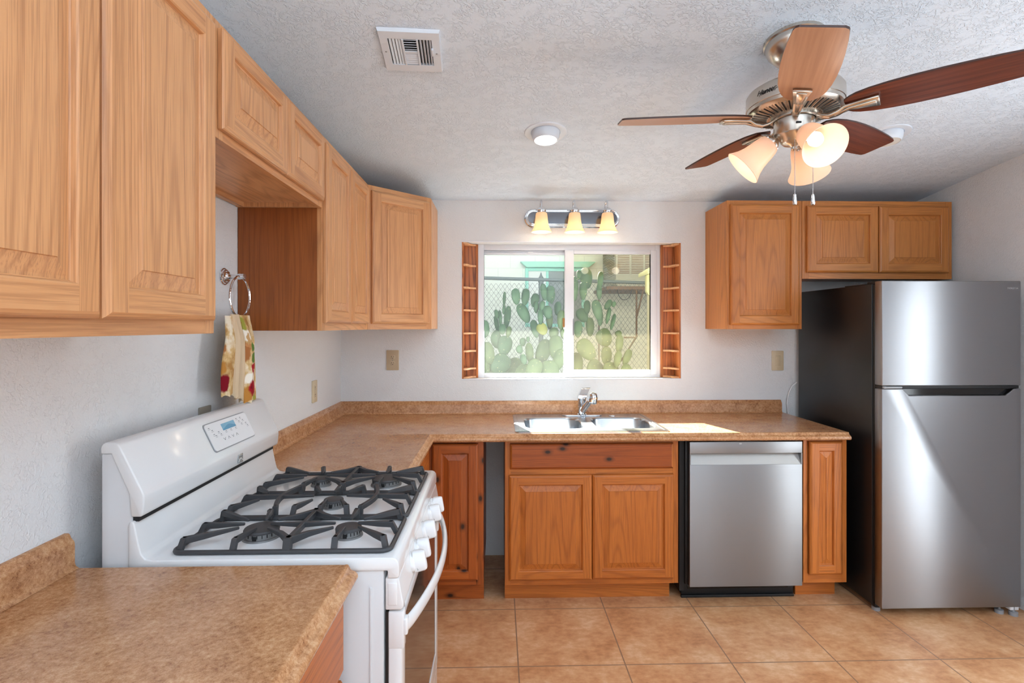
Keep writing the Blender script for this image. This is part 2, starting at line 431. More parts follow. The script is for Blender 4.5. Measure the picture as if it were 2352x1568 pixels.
for x0, x1, z0, z1 in ((XL, -0.45, 0, 3.1), (1.85, XR, 0, 3.1), (-0.45, 1.85, 2.1, 3.1)):
    b.box(x0, x1, YR - 0.15, YR, z0, z1, M_WALL)
struct(b.build('wall_rear', smooth=0))
b = MB(); zf, zb = ceil_z(D), ceil_z(YR - 0.15)
b.prism([(D, zf), (D, zf + 0.12), (YR - 0.15, zb + 0.12), (YR - 0.15, zb)], 'x', XL - 0.15, XR + 0.15, M_CEIL); struct(b.build('ceiling', smooth=0))

# plaster bullnose round the niche
b = MB()
b.tube([(HX0, D + 0.004, HZ0), (HX0, D + 0.004, HZ1), (HX1, D + 0.004, HZ1), (HX1, D + 0.004, HZ0)], 0.006, M_VINYL, n=8, closed=True)
struct(b.build('trim_1'))

# the sliding window over the sink
fx0, fx1, fz0, fz1 = -0.133, 1.088, 1.12, 2.001
win = bpy.data.objects.new('window_1', None); COL.objects.link(win); win.location = (0.478, WY, HZ0); struct(win)
b = MB()
def ring(b, x0, x1, z0, z1, wl, wr, wb, wt, y0, y1, m, bev=0.002):
    b.box(x0, x0 + wl, y0, y1, z0, z1, m, bev); b.box(x1 - wr, x1, y0, y1, z0, z1, m, bev)
    b.box(x0 + wl, x1 - wr, y0, y1, z0, z0 + wb, m, bev); b.box(x0 + wl, x1 - wr, y0, y1, z1 - wt, z1, m, bev)
ring(b, HX0 + 0.002, HX1 - 0.002, fz0, fz1, 0.138, 0.13, 0.022, 0.036, WY, WY + 0.075, M_VINYL)
b.box(-0.095, 0.46, WY + 0.028, WY + 0.05, 1.938, 1.965, M_VINYL, 0.002)           # upper track of the fixed pane
for zz in (1.946, 1.955): b.box(-0.095, 0.45, WY + 0.02, WY + 0.028, zz, zz + 0.003, M_VINYL)
b.box(0.20, 0.235, WY + 0.018, WY + 0.03, 1.948, 1.956, M_WHITEPL)
b.build('window_frame', win)
b = MB(); b.box(-0.097, 0.47, WY + 0.045, WY + 0.050, 1.14, 1.945, M_GLASS_L); b.build('fixed_pane', win, smooth=0)
b = MB(); ring(b, 0.443, 1.06, 1.138, 1.965, 0.060, 0.044, 0.032, 0.026, WY - 0.006, WY + 0.024, M_VINYL, 0.003)
b.box(0.497, 0.501, WY - 0.004, WY + 0.006, 1.165, 1.942, M_DARKGAP)
b.box(0.497, 0.504, WY - 0.006, WY - 0.003, 1.40, 1.51, M_GREYPL)
sash = b.build('sash_frame', win)
b = MB(); b.box(0.502, 1.017, WY + 0.006, WY + 0.011, 1.169, 1.940, M_GLASS_R); b.build('sliding_pane', sash, smooth=0)
b = MB(); b.box(0.431, 0.444, WY + 0.002, WY + 0.03, 1.455, 1.515, mat('brass_latch', srgb(168, 120, 70), 0.4, 0.6), 0.003)
b.box(0.434, 0.444, WY, WY + 0.012, 1.44, 1.455, M_WHITEPL, 0.002); b.build('latch', win)

# ------------------------------------------------------------------ cabinets
def door_mesh(b, x0, z0, w, h, V, H, sw=0.056, t=0.019, panel=True, y=0.0):
    """raised-panel door; front at y - t"""
    f = y - t
    def lp(ix, yy, iz=None):
        iz = ix if iz is None else iz
        return [(x0 + ix, yy, z0 + iz), (x0 + w - ix, yy, z0 + iz), (x0 + w - ix, yy, z0 + h - iz), (x0 + ix, yy, z0 + h - iz)]
    def band(A, B, mv=V, mh=H):
        for k in range(4):
            b.face((A[k], A[(k + 1) % 4], B[(k + 1) % 4], B[k]), mh if k in (0, 2) else mv)
    L = [lp(0, y), lp(0, f + 0.009), lp(0.003, f + 0.005), lp(0.005, f + 0.0035), lp(0.011, f)]
    b.face(L[0], V)
    for A, B in zip(L, L[1:]): band(A, B)
    e = 0.011
    if not panel:
        b.face(lp(e, f), H); return
    X0, X1, Z0, Z1 = x0 + e, x0 + w - e, z0 + e, z0 + h - e
    i = sw - 0.004
    b.face([(X0, f, Z0), (x0 + i, f, Z0), (x0 + i, f, Z1), (X0, f, Z1)], V)
    b.face([(x0 + w - i, f, Z0), (X1, f, Z0), (X1, f, Z1), (x0 + w - i, f, Z1)], V)
    b.face([(x0 + i, f, Z0), (x0 + w - i, f, Z0), (x0 + w - i, f, z0 + i), (x0 + i, f, z0 + i)], H)
    b.face([(x0 + i, f, z0 + h - i), (x0 + w - i, f, z0 + h - i), (x0 + w - i, f, Z1), (x0 + i, f, Z1)], H)
    L = [lp(i, f), lp(sw - 0.001, f + 0.0025), lp(sw + 0.001, f + 0.009), lp(sw + 0.003, f + 0.011)]
    for A, B in zip(L, L[1:]): band(A, B)
    P = [lp(sw + 0.003, f + 0.011), lp(sw + 0.008, f + 0.0105), lp(sw + 0.034, f + 0.0035), lp(sw + 0.035, f + 0.001)]
    for A, B in zip(P, P[1:]): band(A, B, V, V)
    b.face(P[-1], V)

def door(name, parent, x0, z0, w, h, V, H, **kw):
    b = MB(); door_mesh(b, 0, 0, w, h, V, H, **kw)
    return b.build(name, parent, loc=(x0, -0.001, z0), smooth=0, local=True)

def cabinet(name, label, loc, rotz, w, h, depth, doors=(), drawers=(), st=0.038, rt=0.038, rb=0.038, mids=(), rails=(),
            toe=0.0, pal=None, side=None, toe_w=None, group=None, sw=0.056, st_l=None, st_r=None, bottom_in=0.012, top=True):
    V, H = pal['z'], pal['x']; side = side or V
    t = thing(name, label, 'cabinet', loc, rotz, group)
    b = MB(); z0 = toe
    b.box(0.0, 0.014, 0.019, depth, z0, h, side); b.box(w - 0.014, w, 0.019, depth, z0, h, side)
    b.box(0.014, w - 0.014, 0.019, depth, z0 + bottom_in, z0 + bottom_in + 0.012, pal['x'])
    if top: b.box(0.014, w - 0.014, 0.019, depth, h - 0.014, h - 0.002, pal['x'])
    b.box(0.014, w - 0.014, depth - 0.008, depth, z0 + bottom_in, h - 0.002, side)
    if bottom_in > 0.013: b.box(0.014, w - 0.014, depth - 0.03, depth - 0.008, z0, z0 + bottom_in, pal['x'])
    b.build('carcass', t, local=True, smooth=0)
    b = MB(); sl = st if st_l is None else st_l; sr = st if st_r is None else st_r
    b.box(0, sl, 0, 0.019, z0, h, V, 0.001, 1); b.box(w - sr, w, 0, 0.019, z0, h, V, 0.001, 1)
    b.box(sl, w - sr, 0.0004, 0.019, z0, z0 + rb, H); b.box(sl, w - sr, 0.0004, 0.019, h - rt, h, H)
    for a, c in mids: b.box(a, c, 0.0004, 0.019, z0 + rb, h - rt, V)
    for a, c in rails: b.box(sl, w - sr, 0.0006, 0.019, a, c, H)
    b.build('face_frame', t, local=True, smooth=0)
    for d in doors: door('door', t, *d, V, H, sw=sw)
    for d in drawers: door('drawer_front', t, *d[:4], V, d[4] if len(d) > 4 else H, panel=False)
    if toe:
        b = MB(); a, c = toe_w or (0, w); b.box(a, c, 0.076, 0.092, 0, toe, pal['x']); b.build('toe_kick', t, local=True, smooth=0)
    return t

UZ, UH = 1.443, 0.752
FX = XL + 0.32
GU = 'wall cabinets over the stove side'
# left wall: local x runs along world y, front faces +x
cabinet('wall_cabinet', 'tall two-door oak wall cabinet nearest the camera, hanging over the front counter', (FX, 0.515, UZ), R(90), 0.752, UH, 0.318,
        doors=[(0.025, 0.030, 0.352, 0.695), (0.384, 0.030, 0.348, 0.695)], mids=[(0.357, 0.395)], pal=OAK, side=OAKP)
cabinet('wall_cabinet', 'short two-door oak wall cabinet mounted high above the stove', (FX, 1.270, 1.913), R(90), 0.760, UZ + UH - 1.913, 0.318,
        doors=[(0.012, 0.022, 0.382, 0.242), (0.400, 0.022, 0.345, 0.242)], mids=[(0.36, 0.41)], pal=OAK, side=OAKP, bottom_in=0.016, rb=0.034, sw=0.048)
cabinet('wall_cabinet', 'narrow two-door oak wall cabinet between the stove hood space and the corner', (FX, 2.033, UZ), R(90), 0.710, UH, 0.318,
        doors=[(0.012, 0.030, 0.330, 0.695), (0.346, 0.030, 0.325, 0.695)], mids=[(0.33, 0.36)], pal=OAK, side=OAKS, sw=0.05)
# diagonal corner cabinet
t = thing('corner_cabinet', 'oak corner wall cabinet with one door set diagonally left of the window', 'cabinet', (FX, D - 0.61, UZ), 0)
b = MB(); x1, y1 = XL + 0.61, D - 0.32
foot = [(FX + 0.012, D - 0.61 + 0.012), (x1 - 0.012, y1 + 0.012), (x1, y1 + 0.012), (x1, D - 0.001), (XL + 0.001, D - 0.001), (XL + 0.001, D - 0.608), (FX, D - 0.608)]
b.prism(foot, 'z', UZ + 0.001, UZ + UH - 0.001, OAKP); b.build('carcass', t, smooth=0)
dl = math.hypot(x1 - FX, y1 - (D - 0.61))
b = MB()
b.box(0, 0.034, 0, 0.019, 0, UH, OAK['z']); b.box(dl - 0.034, dl, 0, 0.019, 0, UH, OAK['z'])
b.box(0.034, dl - 0.034, 0.0004, 0.019, 0, 0.038, OAK['x']); b.box(0.034, dl - 0.034, 0.0004, 0.019, UH - 0.03, UH, OAK['x'])
b.build('face_frame', t, loc=(0, 0, 0), rot=(0, 0, R(45)), local=True, smooth=0)
b = MB(); door_mesh(b, 0, 0, dl - 0.036, 0.695, OAK['z'], OAK['x'], sw=0.054)
dd = b.build('door', t, loc=(0.018 * 0.7071, 0.018 * 0.7071, 0.030), rot=(0, 0, R(45)), local=True, smooth=0)
# right of the window
UY = D - 0.32
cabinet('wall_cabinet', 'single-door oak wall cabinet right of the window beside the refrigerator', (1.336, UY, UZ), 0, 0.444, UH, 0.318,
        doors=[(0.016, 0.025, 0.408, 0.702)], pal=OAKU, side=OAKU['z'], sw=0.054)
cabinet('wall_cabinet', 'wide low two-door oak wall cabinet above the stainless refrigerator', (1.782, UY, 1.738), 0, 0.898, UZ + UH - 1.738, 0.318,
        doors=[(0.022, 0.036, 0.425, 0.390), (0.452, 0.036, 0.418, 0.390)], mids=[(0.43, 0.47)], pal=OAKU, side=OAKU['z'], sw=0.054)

# base cabinets
BY = 2.745; BH = 0.866
cabinet('base_cabinet', 'knotty oak base cabinet in the corner between stove and open gap', (-0.368, BY, 0), 0, 0.292, BH, D - BY - 0.001,
        doors=[(0.026, 0.142, 0.238, 0.708)], toe=0.112, pal={'x': OAKK['x'], 'z': OAKK['z'], 'y': OAKL['y']}, toe_w=(0, 0.292), sw=0.052, rt=0.014, rb=0.03)
t = cabinet('base_cabinet', 'double-door oak sink cabinet with knotty false drawer front under the sink', (0.036, BY, 0), 0, 0.913, BH, D - BY - 0.001,
        doors=[(0.021, 0.137, 0.433, 0.548), (0.457, 0.139, 0.428, 0.546)], drawers=[(0.026, 0.716, 0.857, 0.133, OAKK['x'])],
        rails=[(0.685, 0.718)], mids=[(0.435, 0.477)], toe=0.108, pal=OAKL, toe_w=(0, 0.89), sw=0.052, rt=0.018, rb=0.03, st=0.03, top=False)
cabinet('base_cabinet', 'narrow single-door oak end cabinet between dishwasher and refrigerator', (1.618, BY, 0), 0, 0.234, BH, D - BY - 0.001,
        doors=[(0.026, 0.148, 0.178, 0.704)], toe=0.100, pal=OAKL, toe_w=(0.0, 0.218), sw=0.052, rt=0.014, rb=0.05, st=0.024)
# run behind the stove's far side, facing +x
cabinet('base_cabinet', 'oak base cabinet under the counter just beyond the stove', (-0.370, 2.02, 0), R(90), 0.720, BH, 0.62,
        doors=[(0.03, 0.142, 0.31, 0.54), (0.36, 0.142, 0.31, 0.54)], drawers=[(0.03, 0.712, 0.64, 0.135)], toe=0.105, pal=OAKL)
# front run under the near counter
cabinet('base_cabinet', 'oak drawer cabinet under the counter nearest the camera', (-0.370, 0.31, 0), R(90), 0.915, BH, 0.62,
        drawers=[(0.02, 0.672, 0.880, 0.172), (0.02, 0.400, 0.880, 0.252), (0.02, 0.130, 0.880, 0.250)], toe=0.105, pal=OAKL)

# ------------------------------------------------------------------ counters
CZ = 0.905
EDGE = [(0, 0), (0.004, 0.0012), (0.008, 0.0005), (0.011, -0.004), (0.0135, -0.009), (0.017, -0.0125), (0.022, -0.0145), (0.0265, -0.017),
        (0.030, -0.0215), (0.031, -0.027), (0.0295, -0.0325), (0.025, -0.037), (0.018, -0.0385), (-0.02, -0.0385)]
BSP = [(0.0, 0.080), (0.009, 0.080), (0.0125, 0.077), (0.0145, 0.071), (0.018, 0.066), (0.022, 0.062), (0.0235, 0.056), (0.0235, 0.012), (0.026, 0.005), (0.033, 0.0005)]
EX, EY = -0.357, 2.713                                 # top-edge lines of the two runs
SINK = (0.105, 0.89, 2.755, 3.262)                     # cut-out
t = thing('countertop', 'brown speckled laminate countertop running from the stove round the corner to the refrigerator', 'countertop', (0.4, 3.0, 0.866))
b = MB(); ye = 2.014; xe = 1.836
for x0, x1, y0, y1 in ((XL, EX, ye, EY), (XL, SINK[0], EY, D), (SINK[1], xe, EY, D), (SINK[0], SINK[1], EY, SINK[2]), (SINK[0], SINK[1], SINK[3], D)):
    b.face([(x0, y0, CZ), (x1, y0, CZ), (x1, y1, CZ), (x0, y1, CZ)], M_LAM)
    b.face([(x0, y0, CZ - 0.0385), (x1, y0, CZ - 0.0385), (x1, y1, CZ - 0.0385), (x0, y1, CZ - 0.0385)], M_LAM)
for (d0, h0), (d1, h1) in zip(EDGE, EDGE[1:]):
    def q(d, h): return [(EX + d, ye, CZ + h), (EX + d, EY - d, CZ + h), (xe, EY - d, CZ + h)]
    A, B = q(d0, h0), q(d1, h1)
    for k in (0, 1): b.face((A[k], A[k + 1], B[k + 1], B[k]), M_LAM)
b.face([(XL, ye, CZ - 0.0385), (XL, ye, CZ)] + [(EX + d, ye, CZ + h) for d, h in EDGE], M_LAM)
b.face([(xe, D, CZ - 0.0385), (xe, D, CZ)] + [(xe, EY - d, CZ + h) for d, h in EDGE], M_LAM)
b.build('worktop', t, smooth=50)
def splash(b, pts, prof, m):
    """prof swept along pts; the offset points to the right of travel"""
    pts = [Vector(p).to_2d() for p in pts]
    nrm = []
    for a, c in zip(pts, pts[1:]):
        d = (c - a).normalized(); nrm.append(Vector((d.y, -d.x)))
    offs = []
    for k in range(len(pts)):
        if k == 0: offs.append(nrm[0])
        elif k == len(pts) - 1: offs.append(nrm[-1])
        else:
            s_ = nrm[k - 1] + nrm[k]; offs.append(s_ / s_.dot(nrm[k]))
    rows = [[(p.x + o.x * d, p.y + o.y * d, CZ + h) for d, h in prof] for p, o in zip(pts, offs)]
    for A, B in zip(rows, rows[1:]):
        for k in range(len(prof) - 1): b.face((A[k], A[k + 1], B[k + 1], B[k]), m)
    for row, p in ((rows[0], pts[0]), (rows[-1], pts[-1])): b.face(row + [(p.x, p.y, CZ)], m)
b = MB(); splash(b, [(XL, ye), (XL, D), (1.825, D)], BSP, M_LAM); b.build('backsplash', t, smooth=50)

t = thing('countertop', 'brown speckled laminate countertop in the foreground on the near side of the stove', 'countertop', (-0.67, 0.5, 0.866))
b = MB(); y0, y1 = 0.30, 1.233
b.face([(XL, y0, CZ), (EX, y0, CZ), (EX, y1, CZ), (XL, y1, CZ)], M_LAM)
b.face([(XL, y0, CZ - 0.0385), (EX, y0, CZ - 0.0385), (EX, y1, CZ - 0.0385), (XL, y1, CZ - 0.0385)], M_LAM)
for (d0, h0), (d1, h1) in zip(EDGE, EDGE[1:]):
    b.face([(EX + d0, y0, CZ + h0), (EX + d0, y1, CZ + h0), (EX + d1, y1, CZ + h1), (EX + d1, y0, CZ + h1)], M_LAM)
for yy in (y0, y1): b.face([(XL, yy, CZ - 0.0385), (XL, yy, CZ)] + [(EX + d, yy, CZ + h) for d, h in EDGE], M_LAM)
b.build('worktop', t, smooth=50)
b = MB(); splash(b, [(XL, y0), (XL, y1)], BSP, M_LAM); b.build('backsplash', t, smooth=50)

# ------------------------------------------------------------------ sink and faucet
t = thing('kitchen_sink', 'double-bowl stainless drop-in sink set in the counter under the window', 'sink', (0.4975, 3.0, CZ))
b = MB(); so = rrect(0.090, 0.906, 2.737, 3.283, 0.022)
BW = [(0.148, 0.476, 2.81, 3.145), (0.538, 0.866, 2.81, 3.145)]
zt = CZ + 0.0065
bowls = [rrect(*w_, 0.075) for w_ in BW]
hole = [(0.70, 3.215, 0.018)]
b.holes(rrect(0.096, 0.900, 2.743, 3.277, 0.018), bowls, zt, M_SINK)
b.loft([[(p[0], p[1], CZ + 0.0005) for p in so], [(p[0], p[1], CZ + 0.004) for p in so], [(p[0], p[1], zt) for p in rrect(0.096, 0.900, 2.743, 3.277, 0.018)]], M_SINK)
# raised bead lines on the deck ends
for x in (0.112, 0.884): b.box(x - 0.002, x + 0.002, 2.765, 3.255, zt, zt + 0.0015, M_SINK, 0.0006)
b.build('rim', t, smooth=40)
for w_ in BW:
    b = MB(); cx, cy = (w_[0] + w_[1]) / 2, (w_[2] + w_[3]) / 2
    lps = []
    for ins, z, r in ((0, zt, 0.075), (0.003, zt - 0.003, 0.074), (0.006, zt - 0.012, 0.072), (0.014, CZ - 0.12, 0.066), (0.022, CZ - 0.148, 0.06), (0.04, CZ - 0.163, 0.05), (0.07, CZ - 0.168, 0.04)):
        lps.append([(p[0], p[1], z) for p in rrect(w_[0] + ins, w_[1] - ins, w_[2] + ins, w_[3] - ins, r)])
    b.loft(lps, M_SINK, True); bo = b.build('basin', t, smooth=50)
    b = MB(); b.lathe([(0.0, 0.001), (0.018, 0.001), (0.03, 0.003), (0.038, 0.004), (0.044, 0.001)], M_CHROME, (cx, cy, CZ - 0.168)); b.build('drain', bo)
b = MB(); b.lathe([(0.022, 0), (0.022, 0.002), (0.019, 0.003), (0, 0.0034)], M_CHROME, (0.70, 3.215, zt)); b.build('hole_cover', t)

t = thing('faucet', 'low chrome single-handle pull-out faucet standing on the sink deck', 'faucet', (0.516, 3.226, zt))
b = MB(); fx, fy = 0.516, 3.226
pts = [(fx + sx * 0.085 + 0.038 * math.cos(a), fy + 0.025 * math.sin(a)) for sx, a0 in ((1, -90), (-1, 90)) for a in [R(a0 + 15 * k) for k in range(13)]]
b.prism(pts, 'z', zt, zt + 0.004, M_CHROME, 0.0012); b.build('escutcheon', t)
b = MB(); b.lathe([(0.031, 0), (0.031, 0.006), (0.0255, 0.010), (0.0245, 0.05), (0.0245, 0.052), (0.0238, 0.053), (0.0245, 0.054), (0.0245, 0.098), (0.0262, 0.102), (0.0255, 0.106), (0.019, 0.112), (0, 0.113)], M_CHROME, (fx, fy, zt + 0.003)); b.build('body', t)
b = MB()       # lever handle leaning back over the body
for k in range(1): pass
H_ = [(-0.010, -0.026, 0.103), (0.026, -0.026, 0.103), (0.028, 0.022, 0.103), (-0.024, 0.022, 0.103)]
b.loft([[(fx + p[0] + dx, fy + p[1] * s_ + dy, zt + z) for p in ((-0.026, -0.022), (0.024, -0.022), (0.024, 0.022), (-0.026, 0.022))]
        for dx, dy, s_, z in ((0, 0, 1, 0.106), (0.002, -0.002, 1, 0.118), (0.012, 0.006, 0.7, 0.138), (0.024, 0.016, 0.45, 0.158), (0.030, 0.020, 0.3, 0.166), (0.032, 0.021, 0.15, 0.168))], M_CHROME, True)
o = b.build('handle', t, smooth=60)
b = MB()       # spout: rises from the foot of the body, leaning to the right and toward the room
b.tube([(fx + 0.004, fy - 0.020, zt + 0.030), (fx + 0.014, fy - 0.045, zt + 0.058), (fx + 0.026, fy - 0.080, zt + 0.088), (fx + 0.036, fy - 0.112, zt + 0.112), (fx + 0.040, fy - 0.128, zt + 0.120)], [0.018, 0.0185, 0.019, 0.020, 0.018], M_CHROME, n=20)
b.build('spout', t)
b = MB(); rot = Euler((R(12), R(8), 0)).to_matrix()
b.lathe([(0, 0.046), (0.010, 0.045), (0.020, 0.039), (0.0255, 0.028), (0.027, 0.010), (0.0275, -0.006), (0.0285, -0.012), (0.026, -0.018), (0.018, -0.020), (0, -0.0195)], M_CHROME, (fx + 0.044, fy - 0.128, zt + 0.112), rot, 28)
b.build('spray_head', t)
# ------------------------------------------------------------------ gas range
SY0, SY1 = 1.256, 2.010
rng = thing('gas_range', 'white freestanding gas range with black grates against the left wall', 'stove', (-0.6, 1.633, 0))
b = MB()
side = [(-0.930, 0.03), (-0.930, 1.160), (-0.906, 1.160), (-0.866, 1.066), (-0.860, 1.010), (-0.860, 0.900), (-0.272, 0.900), (-0.272, 0.03)]
b.prism(side, 'y', SY0 + 0.002, SY1 - 0.002, M_ENAMEL_M, 0.003)
b.prism([(-0.40, 0.60), (-0.33, 0.60), (-0.33, 0.10), (-0.40, 0.10)], 'y', SY0 - 0.0005, SY0 + 0.004, M_ENAMEL_M, 0.002)
b.prism([(-0.305, 0.84), (-0.30, 0.84), (-0.30, 0.10), (-0.305, 0.10)], 'y', SY0 - 0.001, SY0 + 0.004, M_ENAMEL_M, 0.001)
for x in (-0.88, -0.30):
    for y in (SY0 + 0.05, SY1 - 0.05): b.lathe([(0, 0), (0.018, 0), (0.018, 0.012), (0.008, 0.012), (0.008, 0.04)], M_BLACKM, (x, y, 0), n=12)
b.build('body', rng)
b = MB()
top = [(-0.866, 0.990), (-0.864, 1.001), (-0.856, 1.003), (-0.852, 0.998), (-0.842, 0.948), (-0.836, 0.925), (-0.826, 0.914), (-0.812, 0.911),
       (-0.252, 0.911), (-0.243, 0.908), (-0.2365, 0.900), (-0.235, 0.888), (-0.235, 0.866), (-0.240, 0.862), (-0.262, 0.862), (-0.262, 0.880), (-0.866, 0.880)]
b.prism(top, 'y', SY0 - 0.003, SY1 + 0.003, M_ENAMEL, 0.004)
b.build('cooktop', rng, smooth=50)
b = MB()
capp = [(-0.930, 1.1605), (-0.930, 1.176), (-0.926, 1.184), (-0.918, 1.188), (-0.900, 1.188), (-0.890, 1.184), (-0.884, 1.176), (-0.834, 1.074), (-0.8295, 1.062), (-0.8295, 1.050),
        (-0.833, 1.018), (-0.838, 1.0125), (-0.860, 1.0125), (-0.865, 1.066), (-0.9055, 1.1605)]
b.prism(capp, 'y', SY0 - 0.002, SY1 + 0.002, M_ENAMEL, 0.004)
bg = b.build('backguard', rng, smooth=50)
b = MB(); b.box(-0.862, -0.846, SY0 + 0.006, SY1 - 0.01, 1.000, 1.0125, M_DARKGAP); b.build('vent_slot', rng)
# control panel on the sloped face
A_, B_ = Vector((-0.8845, 0, 1.177)), Vector((-0.834, 0, 1.074)); dn = (B_ - A_)
Mp = frame(A_ + Vector((0, 1.709, 0)) + dn * 0.52, (0, 1, 0), -dn)      # x along +y, y up the slope, z outward
def onslope(y, t_): return (y - 1.709, (0.52 - t_) * dn.length)
b = MB()
px0, py1 = onslope(1.583, 0.14); px1, py0 = onslope(1.834, 0.89)
t_ = bmesh.new(); lo = rrect(px0 - 0.003, px1 + 0.003, py0 - 0.003, py1 + 0.003, 0.012); hi = rrect(px0, px1, py0, py1, 0.010)
MBp = MB(); MBp.loft([[(p[0], p[1], 0.0004) for p in lo], [(p[0], p[1], 0.0022) for p in lo]], M_GREYPL); MBp.face([(p[0], p[1], 0.0020) for p in lo], M_GREYPL)
MBp.loft([[(p[0], p[1], 0.0021) for p in hi], [(p[0], p[1], 0.0042) for p in hi]], M_WHITEPL, True)
for y, tt in [(1.60, 0.25), (1.612, 0.33), (1.612, 0.45), (1.62, 0.5), (1.64, 0.42), (1.648, 0.5), (1.68, 0.47), (1.71, 0.47), (1.74, 0.47), (1.765, 0.24), (1.775, 0.33), (1.79, 0.24), (1.785, 0.42), (1.80, 0.33), (1.81, 0.44), (1.815, 0.52)]:
    x, yy = onslope(y, tt); MBp.box(x - 0.0035, x + 0.0035, yy - 0.001, yy + 0.001, 0.0042, 0.0046, M_LABEL); MBp.box(x - 0.006, x + 0.006, yy - 0.005, yy - 0.004, 0.0042, 0.0045, M_GREYPL)
for k, y in enumerate((1.655, 1.680, 1.705, 1.730)):
    x, yy = onslope(y, 0.66); s_ = (1 if k % 2 else -1) * 0.004
    for q in (-1, 1): MBp.rail([(x + q * 0.006, yy - s_, 0.0046), (x, yy + s_, 0.0046)], 0.0012, 0.0004, M_LABEL, 0)
for v in MBp.bm.verts: v.co = Mp @ v.co
t_.free(); cp = MBp.build('control_panel', bg)
b = MB(); lx0, ly1 = onslope(1.667, 0.245); lx1, ly0 = onslope(1.746, 0.435)
b.box(lx0, lx1, ly0, ly1, 0.0042, 0.0048, M_LCD)
wave = [(lx0 + (lx1 - lx0) * k / 12, ly0 + (ly1 - ly0) * (0.42 + 0.25 * math.sin(k / 12 * 5.2 - 1.2))) for k in range(13)]
b.prism([(lx0, ly0)] + wave + [(lx1, ly0)], 'z', 0.0048, 0.0050, M_LCD2)
for v in b.bm.verts: v.co = Mp @ v.co
b.build('display', cp)

b = MB(); b.box(-0.830, -0.8285, 1.700, 1.731, 1.021, 1.049, mat('badge_silver', srgb(190, 198, 200), 0.25, 0.6), 0.0005)
b.box(-0.8285, -0.8280, 1.703, 1.728, 1.040, 1.0435, M_LABEL)
for q in range(8):
    a0, a1 = q / 8, (q + 1) / 8; f = lambda a: (-0.8282, 1.702 + 0.027 * a, 1.026 + 0.010 * math.sin(a * PI))
    b.tube([f(a0), f(a1)], 0.0007, M_WHITEPL, 5)
b.build('badge', bg)
# fascia with five knobs
b = MB(); b.prism([(-0.268, 0.8615), (-0.237, 0.8615), (-0.2355, 0.856), (-0.2255, 0.800), (-0.2265, 0.789), (-0.231, 0.785), (-0.268, 0.785)], 'y', SY0 + 0.001, SY1 - 0.001, M_ENAMEL, 0.003)
b.box(-0.262, -0.240, SY0 - 0.001, SY0 + 0.003, 0.797, 0.850, M_ENAMEL, 0.0015)
fas = b.build('control_fascia', rng, smooth=50)
fn = Vector((0.056, 0, 0.010)).normalized()
for y in (1.415, 1.495, 1.632, 1.775, 1.855):
    b = MB(); M_ = frame((-0.2325, y, 0.829), (0, 1, 0), (-fn.z, 0, fn.x))
    b.lathe([(0, 0.012), (0.020, 0.012), (0.0245, 0.009), (0.026, 0.002), (0.026, 0)], M_WHITEPL, n=32)
    b.loft([[(sx * 0.0145 * w_, sz * 0.0265 * h_, z) for sx, sz in ((-1, -0.8), (-0.6, -1), (0.6, -1), (1, -0.8), (1, 0.8), (0.6, 1), (-0.6, 1), (-1, 0.8))]
            for z, w_, h_ in ((0.009, 1.12, 1.0), (0.020, 1.0, 1.0), (0.034, 0.80, 0.97), (0.039, 0.62, 0.88), (0.040, 0.4, 0.7))], M_WHITEPL, True)
    for v in b.bm.verts: v.co = M_ @ v.co
    k = b.build('knob', rng, smooth=50)
    text('6', 'mark', k, 0.009, M_ @ Matrix.Translation((-0.0150, -0.017, 0.016)) @ Euler((0, R(-90), 0)).to_matrix().to_4x4() @ Euler((0, 0, R(0))).to_matrix().to_4x4(), M_DARKGAP, 0.0002)
# oven door, window, handle, drawer
b = MB(); dz0, dz1 = 0.185, 0.778
ring(b, 0, 1, 0, 1, 0.1, 0.1, 0.1, 0.1, 0, 1, M_ENAMEL, 0) if False else None
for y0, y1, z0, z1 in ((SY0 + 0.004, SY0 + 0.055, dz0, dz1), (SY1 - 0.055, SY1 - 0.004, dz0, dz1), (SY0 + 0.055, SY1 - 0.055, dz0, 0.25), (SY0 + 0.055, SY1 - 0.055, 0.745, dz1)):
    b.box(-0.262, -0.230, y0, y1, z0, z1, M_ENAMEL, 0.004)
b.box(-0.262, -0.224, SY0 + 0.003, SY0 + 0.030, 0.690, 0.780, M_ENAMEL, 0.004); b.box(-0.262, -0.224, SY1 - 0.030, SY1 - 0.003, 0.690, 0.780, M_ENAMEL, 0.004)
b.box(-0.268, -0.262, SY0 + 0.006, SY1 - 0.006, dz0, dz1, M_BLACKM)
od = b.build('oven_door', rng)
b = MB(); b.box(-0.258, -0.233, SY0 + 0.053, SY1 - 0.053, 0.248, 0.747, M_DGLASS); b.build('oven_window', od)
b = MB(); hp = [(-0.224 + 0.053 * math.sin(PI * k / 24) ** 0.8, SY0 + 0.010 + (SY1 - SY0 - 0.02) * k / 24, 0.742) for k in range(25)]
b.tube(hp, 0.0085, M_ENAMEL, n=18, flat=2.1)
for y in (SY0 + 0.016, SY1 - 0.016): b.box(-0.232, -0.216, y - 0.012, y + 0.012, 0.722, 0.762, M_ENAMEL, 0.004)
b.build('oven_handle', od, smooth=60)
b = MB(); b.box(-0.266, -0.232, SY0 + 0.004, SY1 - 0.004, 0.05, 0.178, M_ENAMEL, 0.004); b.build('warming_drawer', rng)
